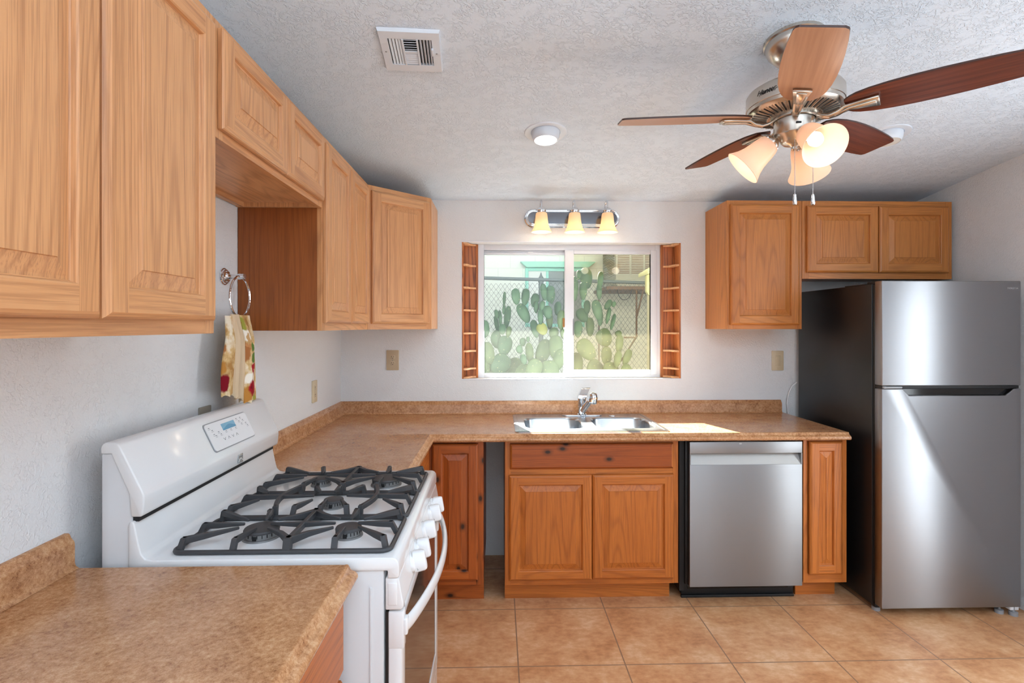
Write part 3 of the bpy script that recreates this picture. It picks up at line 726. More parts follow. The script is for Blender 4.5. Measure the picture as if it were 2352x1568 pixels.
# burners
for x, y, r in ((-0.617, 1.390, 0.042), (-0.392, 1.390, 0.032), (-0.612, 1.835, 0.030), (-0.388, 1.835, 0.046), (-0.500, 1.612, 0.028)):
    b = MB()
    b.lathe([(r * 1.15, 0), (r * 1.12, 0.004), (r * 1.0, 0.0045), (r * 0.98, 0.017), (0, 0.017)], M_ALU, (x, y, 0.911), n=32)
    for k in range(22):
        a = 2 * PI * k / 22; b.box(-0.0014, 0.0014, -0.001, 0.001, 0.009, 0.0165, M_BLACKM, M=Matrix.Translation((x, y, 0.911)) @ Matrix.Rotation(a, 4, 'Z') @ Matrix.Translation((r * 0.985, 0, 0)))
    b.box(x - 0.006, x + 0.004, y - r * 1.01, y - r * 0.9, 0.9155, 0.926, M_BLACKM)
    bn = b.build('burner', rng)
    b = MB(); b.lathe([(r * 1.04, 0.0175), (r * 1.05, 0.021), (r * 1.0, 0.0245), (r * 0.9, 0.0255), (0, 0.026)], M_CAP, (x, y, 0.911), n=36); b.build('burner_cap', bn)
# grates
GT, GB = 0.948, 0.912
gx0, gx1 = -0.782, -0.262
def post(b, x, y, dx, dy, w=0.013):
    """leg rising from the rim and leaning inward by (dx, dy)"""
    h = w / 2
    lo = [(x - h, y - h, GB + 0.004), (x + h, y - h, GB + 0.004), (x + h, y + h, GB + 0.004), (x - h, y + h, GB + 0.004)]
    hi = [(p[0] + dx, p[1] + dy, GT - 0.002) for p in lo]; h2 = [(x + dx + (p[0] - x - dx) * 0.7, y + dy + (p[1] - y - dy) * 0.7, GT) for p in hi]
    b.loft([lo, hi, h2], M_IRON, True)
def finger(b, x, y, tx, ty, w0=0.0115, lift=0.010):
    d = Vector((tx - x, ty - y)); L = d.length; d.normalize(); k = min(lift, L * 0.3)
    post(b, x, y, d.x * k, d.y * k)
    b.rail([(x + d.x * k * 0.6, y + d.y * k * 0.6, GT), (x + d.x * (k + L * 0.3), y + d.y * (k + L * 0.3), GT), (tx, ty, GT - 0.001)], [w0, w0 * 0.9, 0.006], [0.016, 0.014, 0.007], M_IRON)
def grate(y0, y1, kind):
    g = thing_part('grate')
    b = MB(); m = M_IRON
    rim = rrect(gx0, gx1, y0, y1, 0.022, 5) if kind == 'n' else rrect(gx0, gx1, y0, y1, 0.012, 4)
    b.tube([(p[0], p[1], GB + 0.0055) for p in rim], 0.0062, m, 8, closed=True)
    xs, ym = -0.510, (y0 + y1) / 2
    if kind != 'm':
        bx = (-0.617, -0.392)
        for yy, s_ in ((y0 + 0.004, 1), (y1 - 0.004, -1)):
            post(b, xs, yy, 0, s_ * 0.008, 0.018)
            for cx, px in ((bx[0], -0.640), (bx[1], -0.398)): finger(b, px, yy, cx - 0.002, ym - s_ * 0.028)
            for tx in (bx[0] + 0.028, bx[1] - 0.030): b.rail([(xs, yy + s_ * 0.010, GT), ((xs * 0.6 + tx * 0.4), yy + s_ * 0.045, GT), (tx, ym - s_ * 0.030, GT - 0.001)], [0.013, 0.011, 0.006], [0.020, 0.014, 0.007], m)
            finger(b, gx0 + 0.012, yy + s_ * 0.008, bx[0] - 0.046, ym - s_ * 0.026, 0.014)
            finger(b, gx1 - 0.012, yy + s_ * 0.008, bx[1] + 0.032, ym - s_ * 0.026, 0.014)
        b.rail([(xs, y0 + 0.006, GT), (xs, y1 - 0.006, GT)], 0.011, 0.016, m)
        finger(b, gx0 + 0.004, ym, bx[0] - 0.044, ym, 0.012, 0.016); finger(b, gx1 - 0.004, ym, bx[1] + 0.024, ym, 0.012, 0.016)
        for tx in (bx[0] + 0.022, bx[1] - 0.034): b.rail([(xs, ym, GT), (tx, ym, GT - 0.001)], [0.011, 0.006], [0.014, 0.007], m)
    else:
        for yy, s_ in ((y0 + 0.004, 1), (y1 - 0.004, -1)):
            for px, tx in ((-0.588, -0.552), (xs, xs), (-0.432, -0.468)): finger(b, px, yy, tx, ym - s_ * 0.036)
            finger(b, gx0 + 0.012, yy + s_ * 0.004, -0.71, ym - s_ * 0.032, 0.013); finger(b, gx1 - 0.012, yy + s_ * 0.004, -0.345, ym - s_ * 0.032, 0.013)
            for px, bow in ((-0.636, -1), (-0.394, 1)): post(b, px, yy, 0, s_ * 0.004, 0.013)
        for px, bow in ((-0.636, -1), (-0.394, 1)):
            b.rail([(px + bow * 0.022 * math.sin(PI * k / 8), y0 + 0.006 + (y1 - y0 - 0.012) * k / 8, GT) for k in range(9)], 0.011, 0.015, m)
        finger(b, gx0 + 0.004, ym, -0.560, ym, 0.013, 0.016); finger(b, gx1 - 0.004, ym, -0.462, ym, 0.013, 0.016)
    b.build('grate', rng, weld=False)
def thing_part(n): return None
grate(1.280, 1.503, 'n'); grate(1.512, 1.722, 'm'); grate(1.731, 1.950, 'f')

# ------------------------------------------------------------------ dishwasher
t = thing('dishwasher', 'stainless built-in dishwasher with recessed pocket handle under the counter', 'dishwasher', (1.29, 2.75, 0))
b = MB()
b.box(0.985, 1.600, 2.742, 3.30, 0.10, 0.858, M_BLACKM, 0.003)
b.box(0.960, 0.985, 2.760, 3.25, 0.06, 0.862, M_BLACKM)
b.box(0.989, 1.603, 2.812, 3.28, 0.012, 0.10, M_BLACKM, 0.004); b.box(0.985, 1.60, 2.800, 2.815, 0.0, 0.014, M_BLACKM, 0.002)
b.box(1.02, 1.57, 2.808, 2.812, 0.045, 0.075, M_BLACK, 0.002)
for x in (1.010, 1.565): b.lathe([(0, 0.008), (0.007, 0.007), (0.010, 0.002), (0.010, 0)], M_CHROME, (x, 2.812, 0.085), Euler((R(90), 0, 0)).to_matrix(), 14)
b.build('tub_frame', t)
b = MB(); sheet = [(0.994, 0.107), (1.587, 0.107), (1.587, 0.741), (0.994, 0.741)]
b.prism(sheet, 'y', 2.700, 2.735, M_STEEL_DW, 0.002)
b.prism([(0.994, 0.800), (1.587, 0.800), (1.587, 0.859), (0.994, 0.859)], 'y', 2.700, 2.735, M_STEEL_DW, 0.002)
dp = b.build('door_panel', t, smooth=30)
b = MB(); b.prism([(2.7015, 0.741), (2.7300, 0.795), (2.7300, 0.800), (2.735, 0.800), (2.735, 0.741)], 'x', 1.000, 1.580, mat('pale_satin_pocket', srgb(178, 177, 174), 0.4, 0.5))
for x0, x1 in ((0.994, 1.000), (1.580, 1.587)): b.box(x0, x1, 2.7005, 2.735, 0.741, 0.800, M_STEEL_DW)
b.build('handle_pocket', dp, smooth=0)
b = MB()
for x in (1.257, 1.263):
    b.tube([(x + 0.003 * math.cos(R(20 * k)), 2.6996, 0.8505 + 0.003 * math.sin(R(20 * k))) for k in range(18)], 0.0006, M_WHITEPL, 5, closed=True)
b.build('badge', dp)

# ------------------------------------------------------------------ refrigerator
t = thing('refrigerator', 'stainless top-freezer refrigerator with black sides at the right of the room', 'refrigerator', (2.27, 2.95, 0))
FX0, FX1, FYc, FYd = 1.916, 2.634, 2.645, 2.576
b = MB(); b.box(FX0, FX1, FYc, 3.305, 0.034, 1.676, M_FSIDE, 0.004)
b.box(FX0 + 0.006, FX1 - 0.006, 2.630, FYc, 0.05, 1.672, M_BLACKM)
b.box(FX0 + 0.02, FX1 - 0.02, 3.305, 3.325, 0.2, 1.2, M_BLACKM)
case = b.build('case', t)
def fdoor(name, z0, z1, notch=None):
    b = MB(); X0, X1 = FX0 + 0.002, FX1 - 0.002
    poly = [(X0, z0), (X1, z0), (X1, z1)] + (notch or []) + [(X0, z1)]
    b.prism(poly, 'y', FYd, 2.629, M_STEEL, 0.005, 3); return b.build(name, t, smooth=40)
fd = fdoor('freezer_door', 1.162, 1.688)
rd = fdoor('fridge_door', 0.046, 1.146, [(2.596, 1.146), (2.552, 1.112), (2.058, 1.112), (2.026, 1.146)])
b = MB(); b.box(2.03, 2.59, 2.598, 2.6285, 1.104, 1.150, M_BLACK); b.box(FX0 + 0.006, FX1 - 0.006, 2.585, 2.629, 1.1475, 1.1605, M_BLACKM)
b.prism([(2.578, 1.1455), (2.580, 1.1475), (2.600, 1.1475), (2.600, 1.1435)], 'x', 2.03, 2.59, M_BLACK)
b.build('handle_pocket', rd, smooth=0)
b = MB(); b.box(1.925, 2.02, 2.572, 2.60, 1.1485, 1.1585, M_GREYPL, 0.003); b.lathe([(0, 0.012), (0.008, 0.012), (0.008, 0)], M_GREYPL, (1.934, 2.582, 1.1475), n=12); b.build('middle_hinge', case)
b = MB(); b.box(1.93, 2.01, 2.60, 2.70, 1.676, 1.690, M_BLACKM, 0.003); b.box(1.918, 1.985, 2.70, 2.86, 1.676, 1.681, M_BLACKM, 0.002); b.build('top_hinge', case)
text('INSIGNIA', 'lettering', fd, 0.0135, frame((2.588, FYd - 0.0003, 1.651), (1, 0, 0), (0, 0, 1)), mat('silver_letters', srgb(212, 214, 218), 0.25, 0.8), 0.0004)
for x, y in ((1.948, 2.66), (2.555, 2.615), (2.605, 2.590)):
    b = MB(); b.lathe([(0, 0.0), (0.019, 0.0), (0.019, 0.018), (0.006, 0.020), (0.006, 0.048), (0, 0.048)], M_GREYPL, (x, y, 0.0), n=20); b.build('levelling_foot', t)
b = MB(); b.box(1.925, 1.965, 2.635, 2.665, 0.024, 0.046, M_BLACKM, 0.003); b.build('foot_bracket', t)
b = MB(); b.box(2.585, 2.63, 2.585, 2.64, 0.026, 0.046, M_WHITEPL, 0.003); b.build('foot_bracket', t)
o = MB(); cp_ = [(1.925, 3.332, 1.10), (1.893, 3.334, 1.075), (1.872, 3.336, 1.03), (1.862, 3.338, 0.97), (1.870, 3.338, 0.90), (1.885, 3.338, 0.80), (1.895, 3.338, 0.55)]
o.tube(cp_, 0.004, M_WHITEPL, 8); o = o.build('power_cord', t)

# ------------------------------------------------------------------ wall plates
def plate(name, label, cat, M_, w, h, m, kind):
    t = thing(name, label, cat, M_.translation, 0)
    def put(b, nm, par=t):
        for v in b.bm.verts: v.co = M_ @ v.co
        return b.build(nm, par)
    b = MB(); b.prism(rrect(-w / 2, w / 2, -h / 2, h / 2, 0.004), 'z', 0, 0.006, m, 0.002)
    if kind != 'duplex':
        for y in (-h * 0.41, h * 0.41): b.lathe([(0.003, 0.006), (0.003, 0.0065), (0, 0.0067)], M_ALMOND_L, (0, y, 0), n=10)
    else: b.lathe([(0.0028, 0.006), (0.0028, 0.0066), (0, 0.0068)], M_LABEL, (0, 0, 0), n=10)
    put(b, 'cover_plate')
    def slots(b, y, z):
        for x, hh in ((-0.0062, 0.008), (0.0062, 0.0065)): b.box(x - 0.0011, x + 0.0011, y - hh / 2 + 0.003, y + hh / 2 + 0.003, z, z + 0.0003, M_DARKGAP)
        b.lathe([(0.0024, z), (0.0024, z + 0.0003), (0, z + 0.0003)], M_BLACKM, (0, y - 0.007, 0), n=10)
    if kind == 'duplex':
        for y in (-0.0195, 0.0195):
            b = MB(); b.prism([(0.0165 * math.cos(R(12 * k)), y + max(-0.0138, min(0.0138, 0.0172 * math.sin(R(12 * k))))) for k in range(30)], 'z', 0.005, 0.0078, m, 0.0008); slots(b, y, 0.0078); put(b, 'receptacle')
    if kind == 'gfci':
        b = MB(); b.box(-0.0165, 0.0165, -0.033, 0.033, 0.005, 0.0078, m, 0.001); slots(b, 0.020, 0.0078); slots(b, -0.020, 0.0078)
        b.box(-0.006, 0.006, 0.001, 0.006, 0.0078, 0.009, M_ALMOND_L); b.box(-0.006, 0.006, -0.007, -0.002, 0.0078, 0.009, M_ALMOND_L); put(b, 'receptacle')
    if kind == 'switch':
        b = MB(); b.box(-0.0165, 0.0165, -0.033, 0.033, 0.004, 0.0075, M_ALMOND_L, 0.001)
        b.prism([(-0.031, 0.0075), (0.031, 0.0075), (0.031, 0.0115), (0.0, 0.008), (-0.031, 0.0082)], 'x', -0.0145, 0.0145, M_ALMOND_L, 0.0006); put(b, 'rocker')
    return t
plate('wall_outlet', 'almond duplex outlet on the back wall left of the window', 'outlet', frame((-0.668, D, 1.245), (1, 0, 0), (0, 0, 1)), 0.078, 0.127, M_ALMOND, 'duplex')
plate('wall_outlet', 'almond outlet on the left wall above the counter near the corner', 'outlet', frame((XL, 2.868, 1.108), (0, 1, 0), (0, 0, 1)), 0.072, 0.118, M_ALMOND_L, 'gfci')
plate('light_switch', 'almond rocker light switch right of the window near the refrigerator', 'switch', frame((1.807, D, 1.238), (1, 0, 0), (0, 0, 1)), 0.076, 0.127, M_ALMOND_L, 'switch')
plate('wall_outlet', 'tan cover plate half hidden behind the top of the stove backguard', 'outlet', frame((XL, 1.805, 1.130), (0, 1, 0), (0, 0, 1)), 0.070, 0.118, mat('taupe_plastic', srgb(150, 142, 130), 0.5), 'duplex')

# ------------------------------------------------------------------ towel ring and towel
t = thing('towel_ring', 'chrome towel ring fixed to the wall under the hood-space cabinet', 'towel ring', (XL, 1.932, 1.640))
ry = Euler((0, R(90), 0)).to_matrix()
b = MB(); b.lathe([(0.031, 0), (0.031, 0.004), (0.027, 0.006), (0.026, 0.010), (0.021, 0.012), (0.019, 0.017), (0.011, 0.022), (0.0075, 0.032), (0.007, 0.048), (0.010, 0.052), (0.011, 0.060), (0.010, 0.068), (0.011, 0.071), (0.009, 0.078), (0, 0.080)], M_CHROME, (XL, 1.932, 1.640), ry, 28); b.build('mount', t)
b = MB(); rc = Vector((XL + 0.060, 1.930, 1.566)); b.tube([(rc.x, rc.y + 0.074 * math.cos(R(10 * k)), rc.z + 0.074 * math.sin(R(10 * k))) for k in range(36)], 0.0042, M_CHROME, 10, closed=True); b.build('ring', t)

def towel_mat():
    m = mat('printed_kitchen_towel', rough=0.85, spec=0.15); n = N(m); c = n.coord()
    base = n.ramp(n.noise(c, 18, 4, 0.6), [(0.35, srgb(176, 130, 74)), (0.5, srgb(216, 184, 130)), (0.62, srgb(240, 228, 204))])
    wc = n.n('ShaderNodeVectorMath', operation='ADD'); nz = n.n('ShaderNodeTexNoise'); nz.inputs['Scale'].default_value = 30; n.l(c, nz.inputs['Vector'])
    sv = n.n('ShaderNodeVectorMath', operation='SCALE'); sv.inputs['Scale'].default_value = 0.03; n.l(nz.outputs['Color'], sv.inputs[0]); n.l(c, wc.inputs[0]); n.l(sv.outputs[0], wc.inputs[1])
    sep = n.n('ShaderNodeSeparateXYZ'); n.l(wc.outputs[0], sep.inputs[0]); col = base
    def blob(u, v, w, h, color, tilt=0.0):
        '''printed motif, placed by where it sits on the hanging cloth'''
        nonlocal col
        y0 = 0.918 * 1207 / (1144 - (480 + u / 4.356)); z0 = 1.46 - ((600 + v / 4.356) - 749) * y0 / 1207; y0 += 0.015; z0 += 0.015
        ry_ = w / 4.356 / 2 * y0 * y0 / (0.918 * 1207); rz = h / 4.356 / 2 * y0 / 1207
        dz = n.math('SUBTRACT', sep.outputs[2], z0); dy = n.math('SUBTRACT', n.math('SUBTRACT', sep.outputs[1], y0), n.math('MULTIPLY', dz, tilt))
        q = n.math('ADD', n.math('POWER', n.math('ABSOLUTE', n.math('DIVIDE', dy, ry_)), 2.4), n.math('POWER', n.math('ABSOLUTE', n.math('DIVIDE', dz, rz)), 2.4))
        col = n.mix(n.ramp(q, [(0.55, (1, 1, 1)), (1.0, (0, 0, 0))]), col, color)
    RED, RED2, GRN, OLV, POT, CRM, OCH = srgb(170, 28, 44), srgb(128, 20, 34), srgb(96, 130, 60), srgb(160, 160, 70), srgb(172, 112, 66), srgb(246, 240, 226), srgb(190, 132, 62)
    for m_ in ((330, 640, 90, 190, OLV), (340, 740, 120, 120, CRM), (170, 660, 50, 120, OLV), (160, 850, 60, 190, POT), (150, 1060, 70, 160, OCH), (335, 910, 95, 190, POT), (335, 830, 105, 40, srgb(196, 138, 88)),
               (362, 770, 22, 110, srgb(200, 160, 110), 0.3), (405, 850, 45, 110, GRN, -0.3), (415, 960, 60, 110, GRN, 0.3), (315, 600, 60, 60, RED, -0.4), (400, 1080, 30, 130, RED, -0.6), (420, 1040, 50, 60, RED),
               (375, 1170, 90, 140, CRM), (310, 1060, 60, 120, srgb(232, 206, 160)), (345, 1330, 110, 160, OCH), (405, 1250, 95, 180, RED), (385, 1240, 30, 90, RED2), (160, 1215, 80, 170, RED2), (130, 990, 50, 60, GRN), (110, 1330, 60, 110, OCH), (430, 1350, 50, 60, OLV)):
        blob(*m_)
    n.color(col); n.bump(n.noise(c, 700, 2), 0.3, 0.001); return m
M_TOWEL = towel_mat(); M_HEM = mat('beige_towel_back', srgb(214, 190, 158), 0.9, spec=0.1)
t = thing('kitchen_towel', 'folded towel printed with peppers and pots hanging from the chrome ring', 'towel', (rc.x, rc.y, 1.20))
def lerp_curve(pts, u):
    u *= len(pts) - 1; k = min(int(u), len(pts) - 2); f = u - k; p0, p1 = pts[k], pts[k + 1]
    f = f * f * (3 - 2 * f); return p0[0] + (p1[0] - p0[0]) * f, p0[1] + (p1[1] - p0[1]) * f
def cloth(name, plan, top, bot, m, th, widen, parent, zoff=0.0):
    """plan: (y, x) about the ring centre; hangs from z=top to z=bot, opening out downwards"""
    b = MB()
    def fn(side):
        def f(u, v):
            y, x = lerp_curve(plan, u); s_ = 0.74 + widen * (1 - (1 - v) ** 2)
            z = top + (bot - top) * v + 0.004 * math.sin(u * 23) * v + zoff * u * v
            pinch = 0.35 + 0.65 * min(1, v * 3.5)
            return Vector((rc.x + x * pinch + side + 0.002 * math.sin(v * 7 + u * 12), rc.y + y * s_, z))
        return f
    nu, nv = 40, 24
    b.grid(fn(th), nu, nv, m); b.grid(fn(-th), nu, nv, m)
    for vv in (0, 1):
        for k in range(nu - 1):
            b.face([fn(th)(k / (nu - 1), vv), fn(th)((k + 1) / (nu - 1), vv), fn(-th)((k + 1) / (nu - 1), vv), fn(-th)(k / (nu - 1), vv)], m)
    for uu in (0, 1):
        for k in range(nv - 1):
            b.face([fn(th)(uu, k / (nv - 1)), fn(th)(uu, (k + 1) / (nv - 1)), fn(-th)(uu, (k + 1) / (nv - 1)), fn(-th)(uu, k / (nv - 1))], m)
    return b.build(name, parent, smooth=60)
cloth('front_fold', [(-0.044, 0.036), (-0.010, 0.044), (0.030, 0.034), (0.056, 0.026), (0.078, 0.014), (0.082, 0.0)], 1.500, 1.186, M_TOWEL, 0.0022, 0.34, t)
cloth('back_fold', [(-0.158, 0.022), (-0.125, 0.030), (-0.090, 0.024), (-0.060, 0.006), (0.02, -0.012), (0.07, -0.014)], 1.496, 1.226, M_TOWEL, 0.0022, 0.34, t)
cloth('inner_fold', [(-0.104, 0.014), (-0.096, 0.030), (-0.082, 0.036), (-0.070, 0.016), (-0.060, 0.036), (-0.046, 0.036), (-0.038, 0.016)], 1.502, 1.222, M_HEM, 0.0020, 0.30, t, -0.03)

# ------------------------------------------------------------------ corner racks in the window niche
SHZ = (1.855, 1.709, 1.563, 1.414, 1.299, 1.184)
def rack(label, s):
    """s=+1 left end of the niche, -1 right end"""
    X = HX0 if s > 0 else HX1; wd = 0.102 if s > 0 else 0.100
    t = thing('spice_rack', label, 'shelf', (X, D + 0.06, HZ0), 0, 'oak corner racks at the ends of the window niche')
    def P(a, c): return (X + s * a, c)
    yb = WY - 0.002; z0, z1 = HZ0 + 0.002, HZ1 - 0.003
    b = MB()
    b.prism([P(0.001, D + 0.002), P(0.012, D + 0.002), P(0.012, yb), P(0.001, yb)], 'z', z0, z1, OAKR['z'], 0.0015)
    b.build('side_board', t)
    b = MB(); b.prism([P(0.012, yb - 0.010), P(wd, yb - 0.010), P(wd, yb), P(0.012, yb)], 'z', z0, z1, OAKR['z'])
    b.prism([P(wd - 0.014, yb - 0.020), P(wd, yb - 0.020), P(wd, yb - 0.010), P(wd - 0.014, yb - 0.010)], 'z', z0, z1, OAKR['z'], 0.0015); b.build('back_board', t)
    for k, z in enumerate((z0 + 0.006,) + SHZ[::-1] + (z1 - 0.006,)):
        crv = []
        for q in range(13):
            f = q / 12; a = 0.012 + (wd - 0.026) * f; c = D + 0.006 + (yb - 0.020 - D - 0.006) * f; w_ = 0.010 * math.sin(f * 2 * PI) - 0.004 * math.sin(f * PI)
            crv.append(P(a + w_ * 0.7, c - w_ * 0.7))
        b = MB(); b.prism(crv + [P(wd - 0.014, yb - 0.010), P(0.012, yb - 0.010)], 'z', z - 0.006, z + 0.006, OAKE, 0.001); b.build('shelf', t)
    return t
rack('narrow oak corner spice rack at the left end of the window niche', 1)
rack('narrow oak corner spice rack at the right end of the window niche', -1)

# ------------------------------------------------------------------ ceiling register
SL = -math.atan(CSL)
vc = (-0.305, 1.862)
t = thing('ceiling_vent', 'white louvred air register in the textured ceiling above the stove', 'vent', (vc[0], vc[1], ceil_z(vc[1])), 0)
t.rotation_euler = (SL, 0, R(3.2))
b = MB(); hw, hh = 0.101, 0.108; ow, oh = 0.074, 0.072
for x0, x1, y0, y1 in ((-hw, -ow, -hh, hh), (ow, hw, -hh, hh), (-ow, ow, -hh, -oh), (-ow, ow, oh, hh)): b.box(x0, x1, y0, y1, -0.012, -0.008, M_WHITEPAINT)
b.loft([[(p[0] * hw, p[1] * hh, -0.012) for p in ((-1, -1), (1, -1), (1, 1), (-1, 1))], [(p[0] * (hw + 0.004), p[1] * (hh + 0.004), 0.0) for p in ((-1, -1), (1, -1), (1, 1), (-1, 1))]], M_WHITEPAINT)
for x in (-0.088, 0.088): b.lathe([(0.0035, -0.0125), (0.0025, -0.0135), (0, -0.0137)], M_GREYPL, (x, 0, 0), n=10)
b.box(-0.028, -0.022, -oh, oh, -0.014, -0.008, M_WHITEPAINT); b.box(0.022, 0.028, -oh, oh, -0.014, -0.008, M_WHITEPAINT); b.box(-0.022, 0.022, -0.006, 0.006, -0.012, -0.008, M_WHITEPAINT)
b.build('frame', t, local=True, smooth=20)
b = MB(); b.box(-ow, ow, -oh, oh, -0.0015, 0.0, M_BLACKM); b.build('duct_opening', t, local=True)
def slat(x0, x1, y0, y1, rx, ry_):
    b = MB(); b.box(-(x1 - x0) / 2, (x1 - x0) / 2, -(y1 - y0) / 2, (y1 - y0) / 2, -0.0008, 0.0008, M_WHITEPAINT)
    b.build('slat', t, loc=((x0 + x1) / 2, (y0 + y1) / 2, -0.0085), rot=(rx, ry_, 0), local=True)
for x in (-0.066, -0.055, -0.044, -0.034): slat(x - 0.0045, x + 0.0045, -oh, oh, 0, R(-30))
for x in (0.036, 0.047, 0.058, 0.068): slat(x - 0.004, x + 0.004, -oh, oh, 0, R(45))
for k in range(5):
    slat(-0.022, 0.022, 0.009 + 0.0125 * k, 0.018 + 0.0125 * k, R(-32), 0); slat(-0.022, 0.022, -0.018 - 0.0125 * k, -0.009 - 0.0125 * k, R(38), 0)
b = MB(); b.box(0.071, 0.078, -0.03, 0.005, -0.020, -0.012, M_WHITEPAINT, 0.001); b.build('lever', t, local=True)

# ------------------------------------------------------------------ recessed downlights
def can(label, x, y, lens, on):
    t = thing('recessed_light', label, 'ceiling light', (x, y, ceil_z(y))); t.rotation_euler = (SL, 0, 0)
    b = MB(); b.lathe([(0.099, 0.0), (0.097, -0.004), (0.090, -0.006), (0.070, -0.003), (0.068, 0.0)], M_WHITEPAINT, n=48); b.build('trim_ring', t, local=True)
    b = MB(); b.lathe([(0.066, 0.0), (0.066, -0.010), (0.063, -0.026), (0.056, -0.040), (0.0535, -0.042), (0.0515, -0.040)], M_WHITEPAINT, n=40); b.build('eyeball', t, local=True)
    b = MB(); b.lathe([(0.052, -0.0395), (0.03, -0.043), (0, -0.044)], lens, n=32); b.build('lens', t, local=True)
can('recessed ceiling eyeball light glowing in the ceiling above the sink', 0.222, 2.452, M_CANLENS, True)
can('recessed ceiling light partly hidden behind the fan blade', 1.838, 2.440, mat('unlit_lens', srgb(226, 226, 222), 0.4), False)
lamp('downlight', 'SPOT', (0.222, 2.452, ceil_z(2.452) - 0.06), 14, (1, 0.93, 0.82), dir=(0, 0.12, -1), spot_size=R(110), spot_blend=0.6, shadow_soft_size=0.05)

# ------------------------------------------------------------------ vanity bar over the window
t = thing('wall_light', 'chrome three-lamp bar light with amber glass shades above the window', 'wall light', (0.4735, D, 2.147))
def race(hw, hh, y): return [(0.4735 + (hw - hh) * (1 if abs(a) <= 90 else -1) + hh * math.cos(R(a)), y, 2.147 + hh * math.sin(R(a))) for a in [-90 + 9 * k for k in range(21)]] + \
                            [(0.4735 - (hw - hh) + hh * math.cos(R(a)), y, 2.147 + hh * math.sin(R(a))) for a in [90 + 9 * k for k in range(21)]]
def race2(hw, hh, y):
    pts = []
    for cx, a0 in ((1, -90), (-1, 90)):
        for k in range(21): a = R(a0 + 9 * k); pts.append((0.4735 + cx * (hw - hh) + hh * math.cos(a), y, 2.147 + hh * math.sin(a)))
    return pts
b = MB(); b.loft([race2(0.306, 0.059, D), race2(0.306, 0.059, D - 0.010), race2(0.300, 0.053, D - 0.016), race2(0.297, 0.050, D - 0.0155), race2(0.293, 0.046, D - 0.021), race2(0.288, 0.041, D - 0.0205), race2(0.284, 0.037, D - 0.026)], M_CHROME)
b.face(race2(0.284, 0.037, D - 0.026), M_CHROME_D); b.build('back_plate', t, smooth=25)
for x in (0.268, 0.473, 0.677):
    b = MB(); yy = D - 0.118
    pts = [(x, D - 0.024, 2.170), (x, D - 0.045, 2.172), (x, D - 0.062, 2.190)] + [(x, D - 0.090 - 0.028 * math.cos(R(a)) * -1 * -1, 2.208 + 0.030 * math.sin(R(a))) for a in ()]
    pts += [(x, D - 0.090 + 0.028 * math.cos(R(20 * k)), 2.214 + 0.028 * math.sin(R(20 * k))) for k in range(10)] + [(x, yy, 2.195), (x, yy, 2.182)]
    b.tube(pts, 0.0062, M_CHROME, 12)
    arm = b.build('arm', t, smooth=60)
    b = MB(); b.lathe([(0, 0.030), (0.012, 0.029), (0.021, 0.024), (0.0235, 0.014), (0.029, 0.010), (0.0275, 0.004), (0.030, 0.002), (0.029, -0.008), (0, -0.008)], M_CHROME, (x, yy, 2.164), n=28); b.build('socket_cup', arm)
    b = MB(); pr = [(0.026, 0.0), (0.0335, -0.006), (0.0365, -0.020), (0.0385, -0.045), (0.042, -0.070), (0.049, -0.095), (0.058, -0.115), (0.064, -0.122)]
    b.lathe([(r_, z) for r_, z in pr] + [(0.062, -0.123)] + [(r_ - 0.003, z) for r_, z in pr[::-1]], M_SHADE_V, (x, yy, 2.163), n=48, flute=(0.012, 24)); b.build('lamp_shade', t, smooth=50)
    b = MB(); b.lathe([(0, -0.052), (0.016, -0.056), (0.024, -0.070), (0.022, -0.086), (0.012, -0.098), (0, -0.101)], M_BULB_V, (x, yy, 2.163), n=20); b.build('bulb', t)
    lamp('vanity_lamp', 'POINT', (x, yy, 2.163 - 0.135), 0.4, (1, 0.88, 0.72), shadow_soft_size=0.03)
# ------------------------------------------------------------------ ceiling fan
fcx, fcy, zb = 1.0185, 1.782, 2.180
t = thing('ceiling_fan', 'brushed nickel five-blade ceiling fan with three glass lamp shades', 'ceiling fan', (fcx, fcy, ceil_z(fcy)))
zc = ceil_z(fcy)
b = MB()
prof = [(0.097, 0.0), (0.097, -0.010), (0.093, -0.014), (0.094, -0.018), (0.086, -0.040), (0.066, -0.066), (0.040, -0.080), (0.020, -0.084)]
b.lathe(prof, M_NICKEL, (fcx, fcy, zc), Euler((SL, 0, 0)).to_matrix(), 48); b.build('canopy', t, smooth=40)
b = MB(); b.lathe([(0.0125, -0.06), (0.0125, -0.20)], M_NICKEL, (fcx, fcy, zc), n=20); b.lathe([(0.030, 0.0), (0.034, 0.008), (0.024, 0.028), (0.016, 0.034), (0.012, 0.034)], M_NICKEL, (fcx, fcy, 2.285), n=28); b.build('downrod', t)
b = MB()
b.lathe([(0.030, 0.112), (0.080, 0.108), (0.130, 0.094), (0.146, 0.084), (0.152, 0.074), (0.153, 0.034), (0.1525, 0.030), (0.150, 0.029), (0.148, 0.018), (0.136, 0.008), (0.084, -0.004), (0.072, -0.004)], M_NICKEL, (fcx, fcy, 2.182), n=64)
for k in range(40):
    a = 2 * PI * k / 40
    b.box(-0.024, 0.024, -0.0022, 0.0022, -0.0012, 0.0012, M_BLACKM, M=Matrix.Translation((fcx, fcy, 2.182)) @ Matrix.Rotation(a, 4, 'Z') @ Matrix.Translation((0.110, 0, 0.0018)) @ Matrix.Rotation(R(-13), 4, 'Y'))
    b.box(-0.026, 0.026, -0.0010, 0.0010, -0.002, 0.002, M_NICKEL, M=Matrix.Translation((fcx, fcy, 2.182)) @ Matrix.Rotation(a + PI / 40, 4, 'Z') @ Matrix.Translation((0.110, 0, 0.0008)) @ Matrix.Rotation(R(-13), 4, 'Y'))
mh = b.build('motor_housing', t, smooth=35)
b = MB()
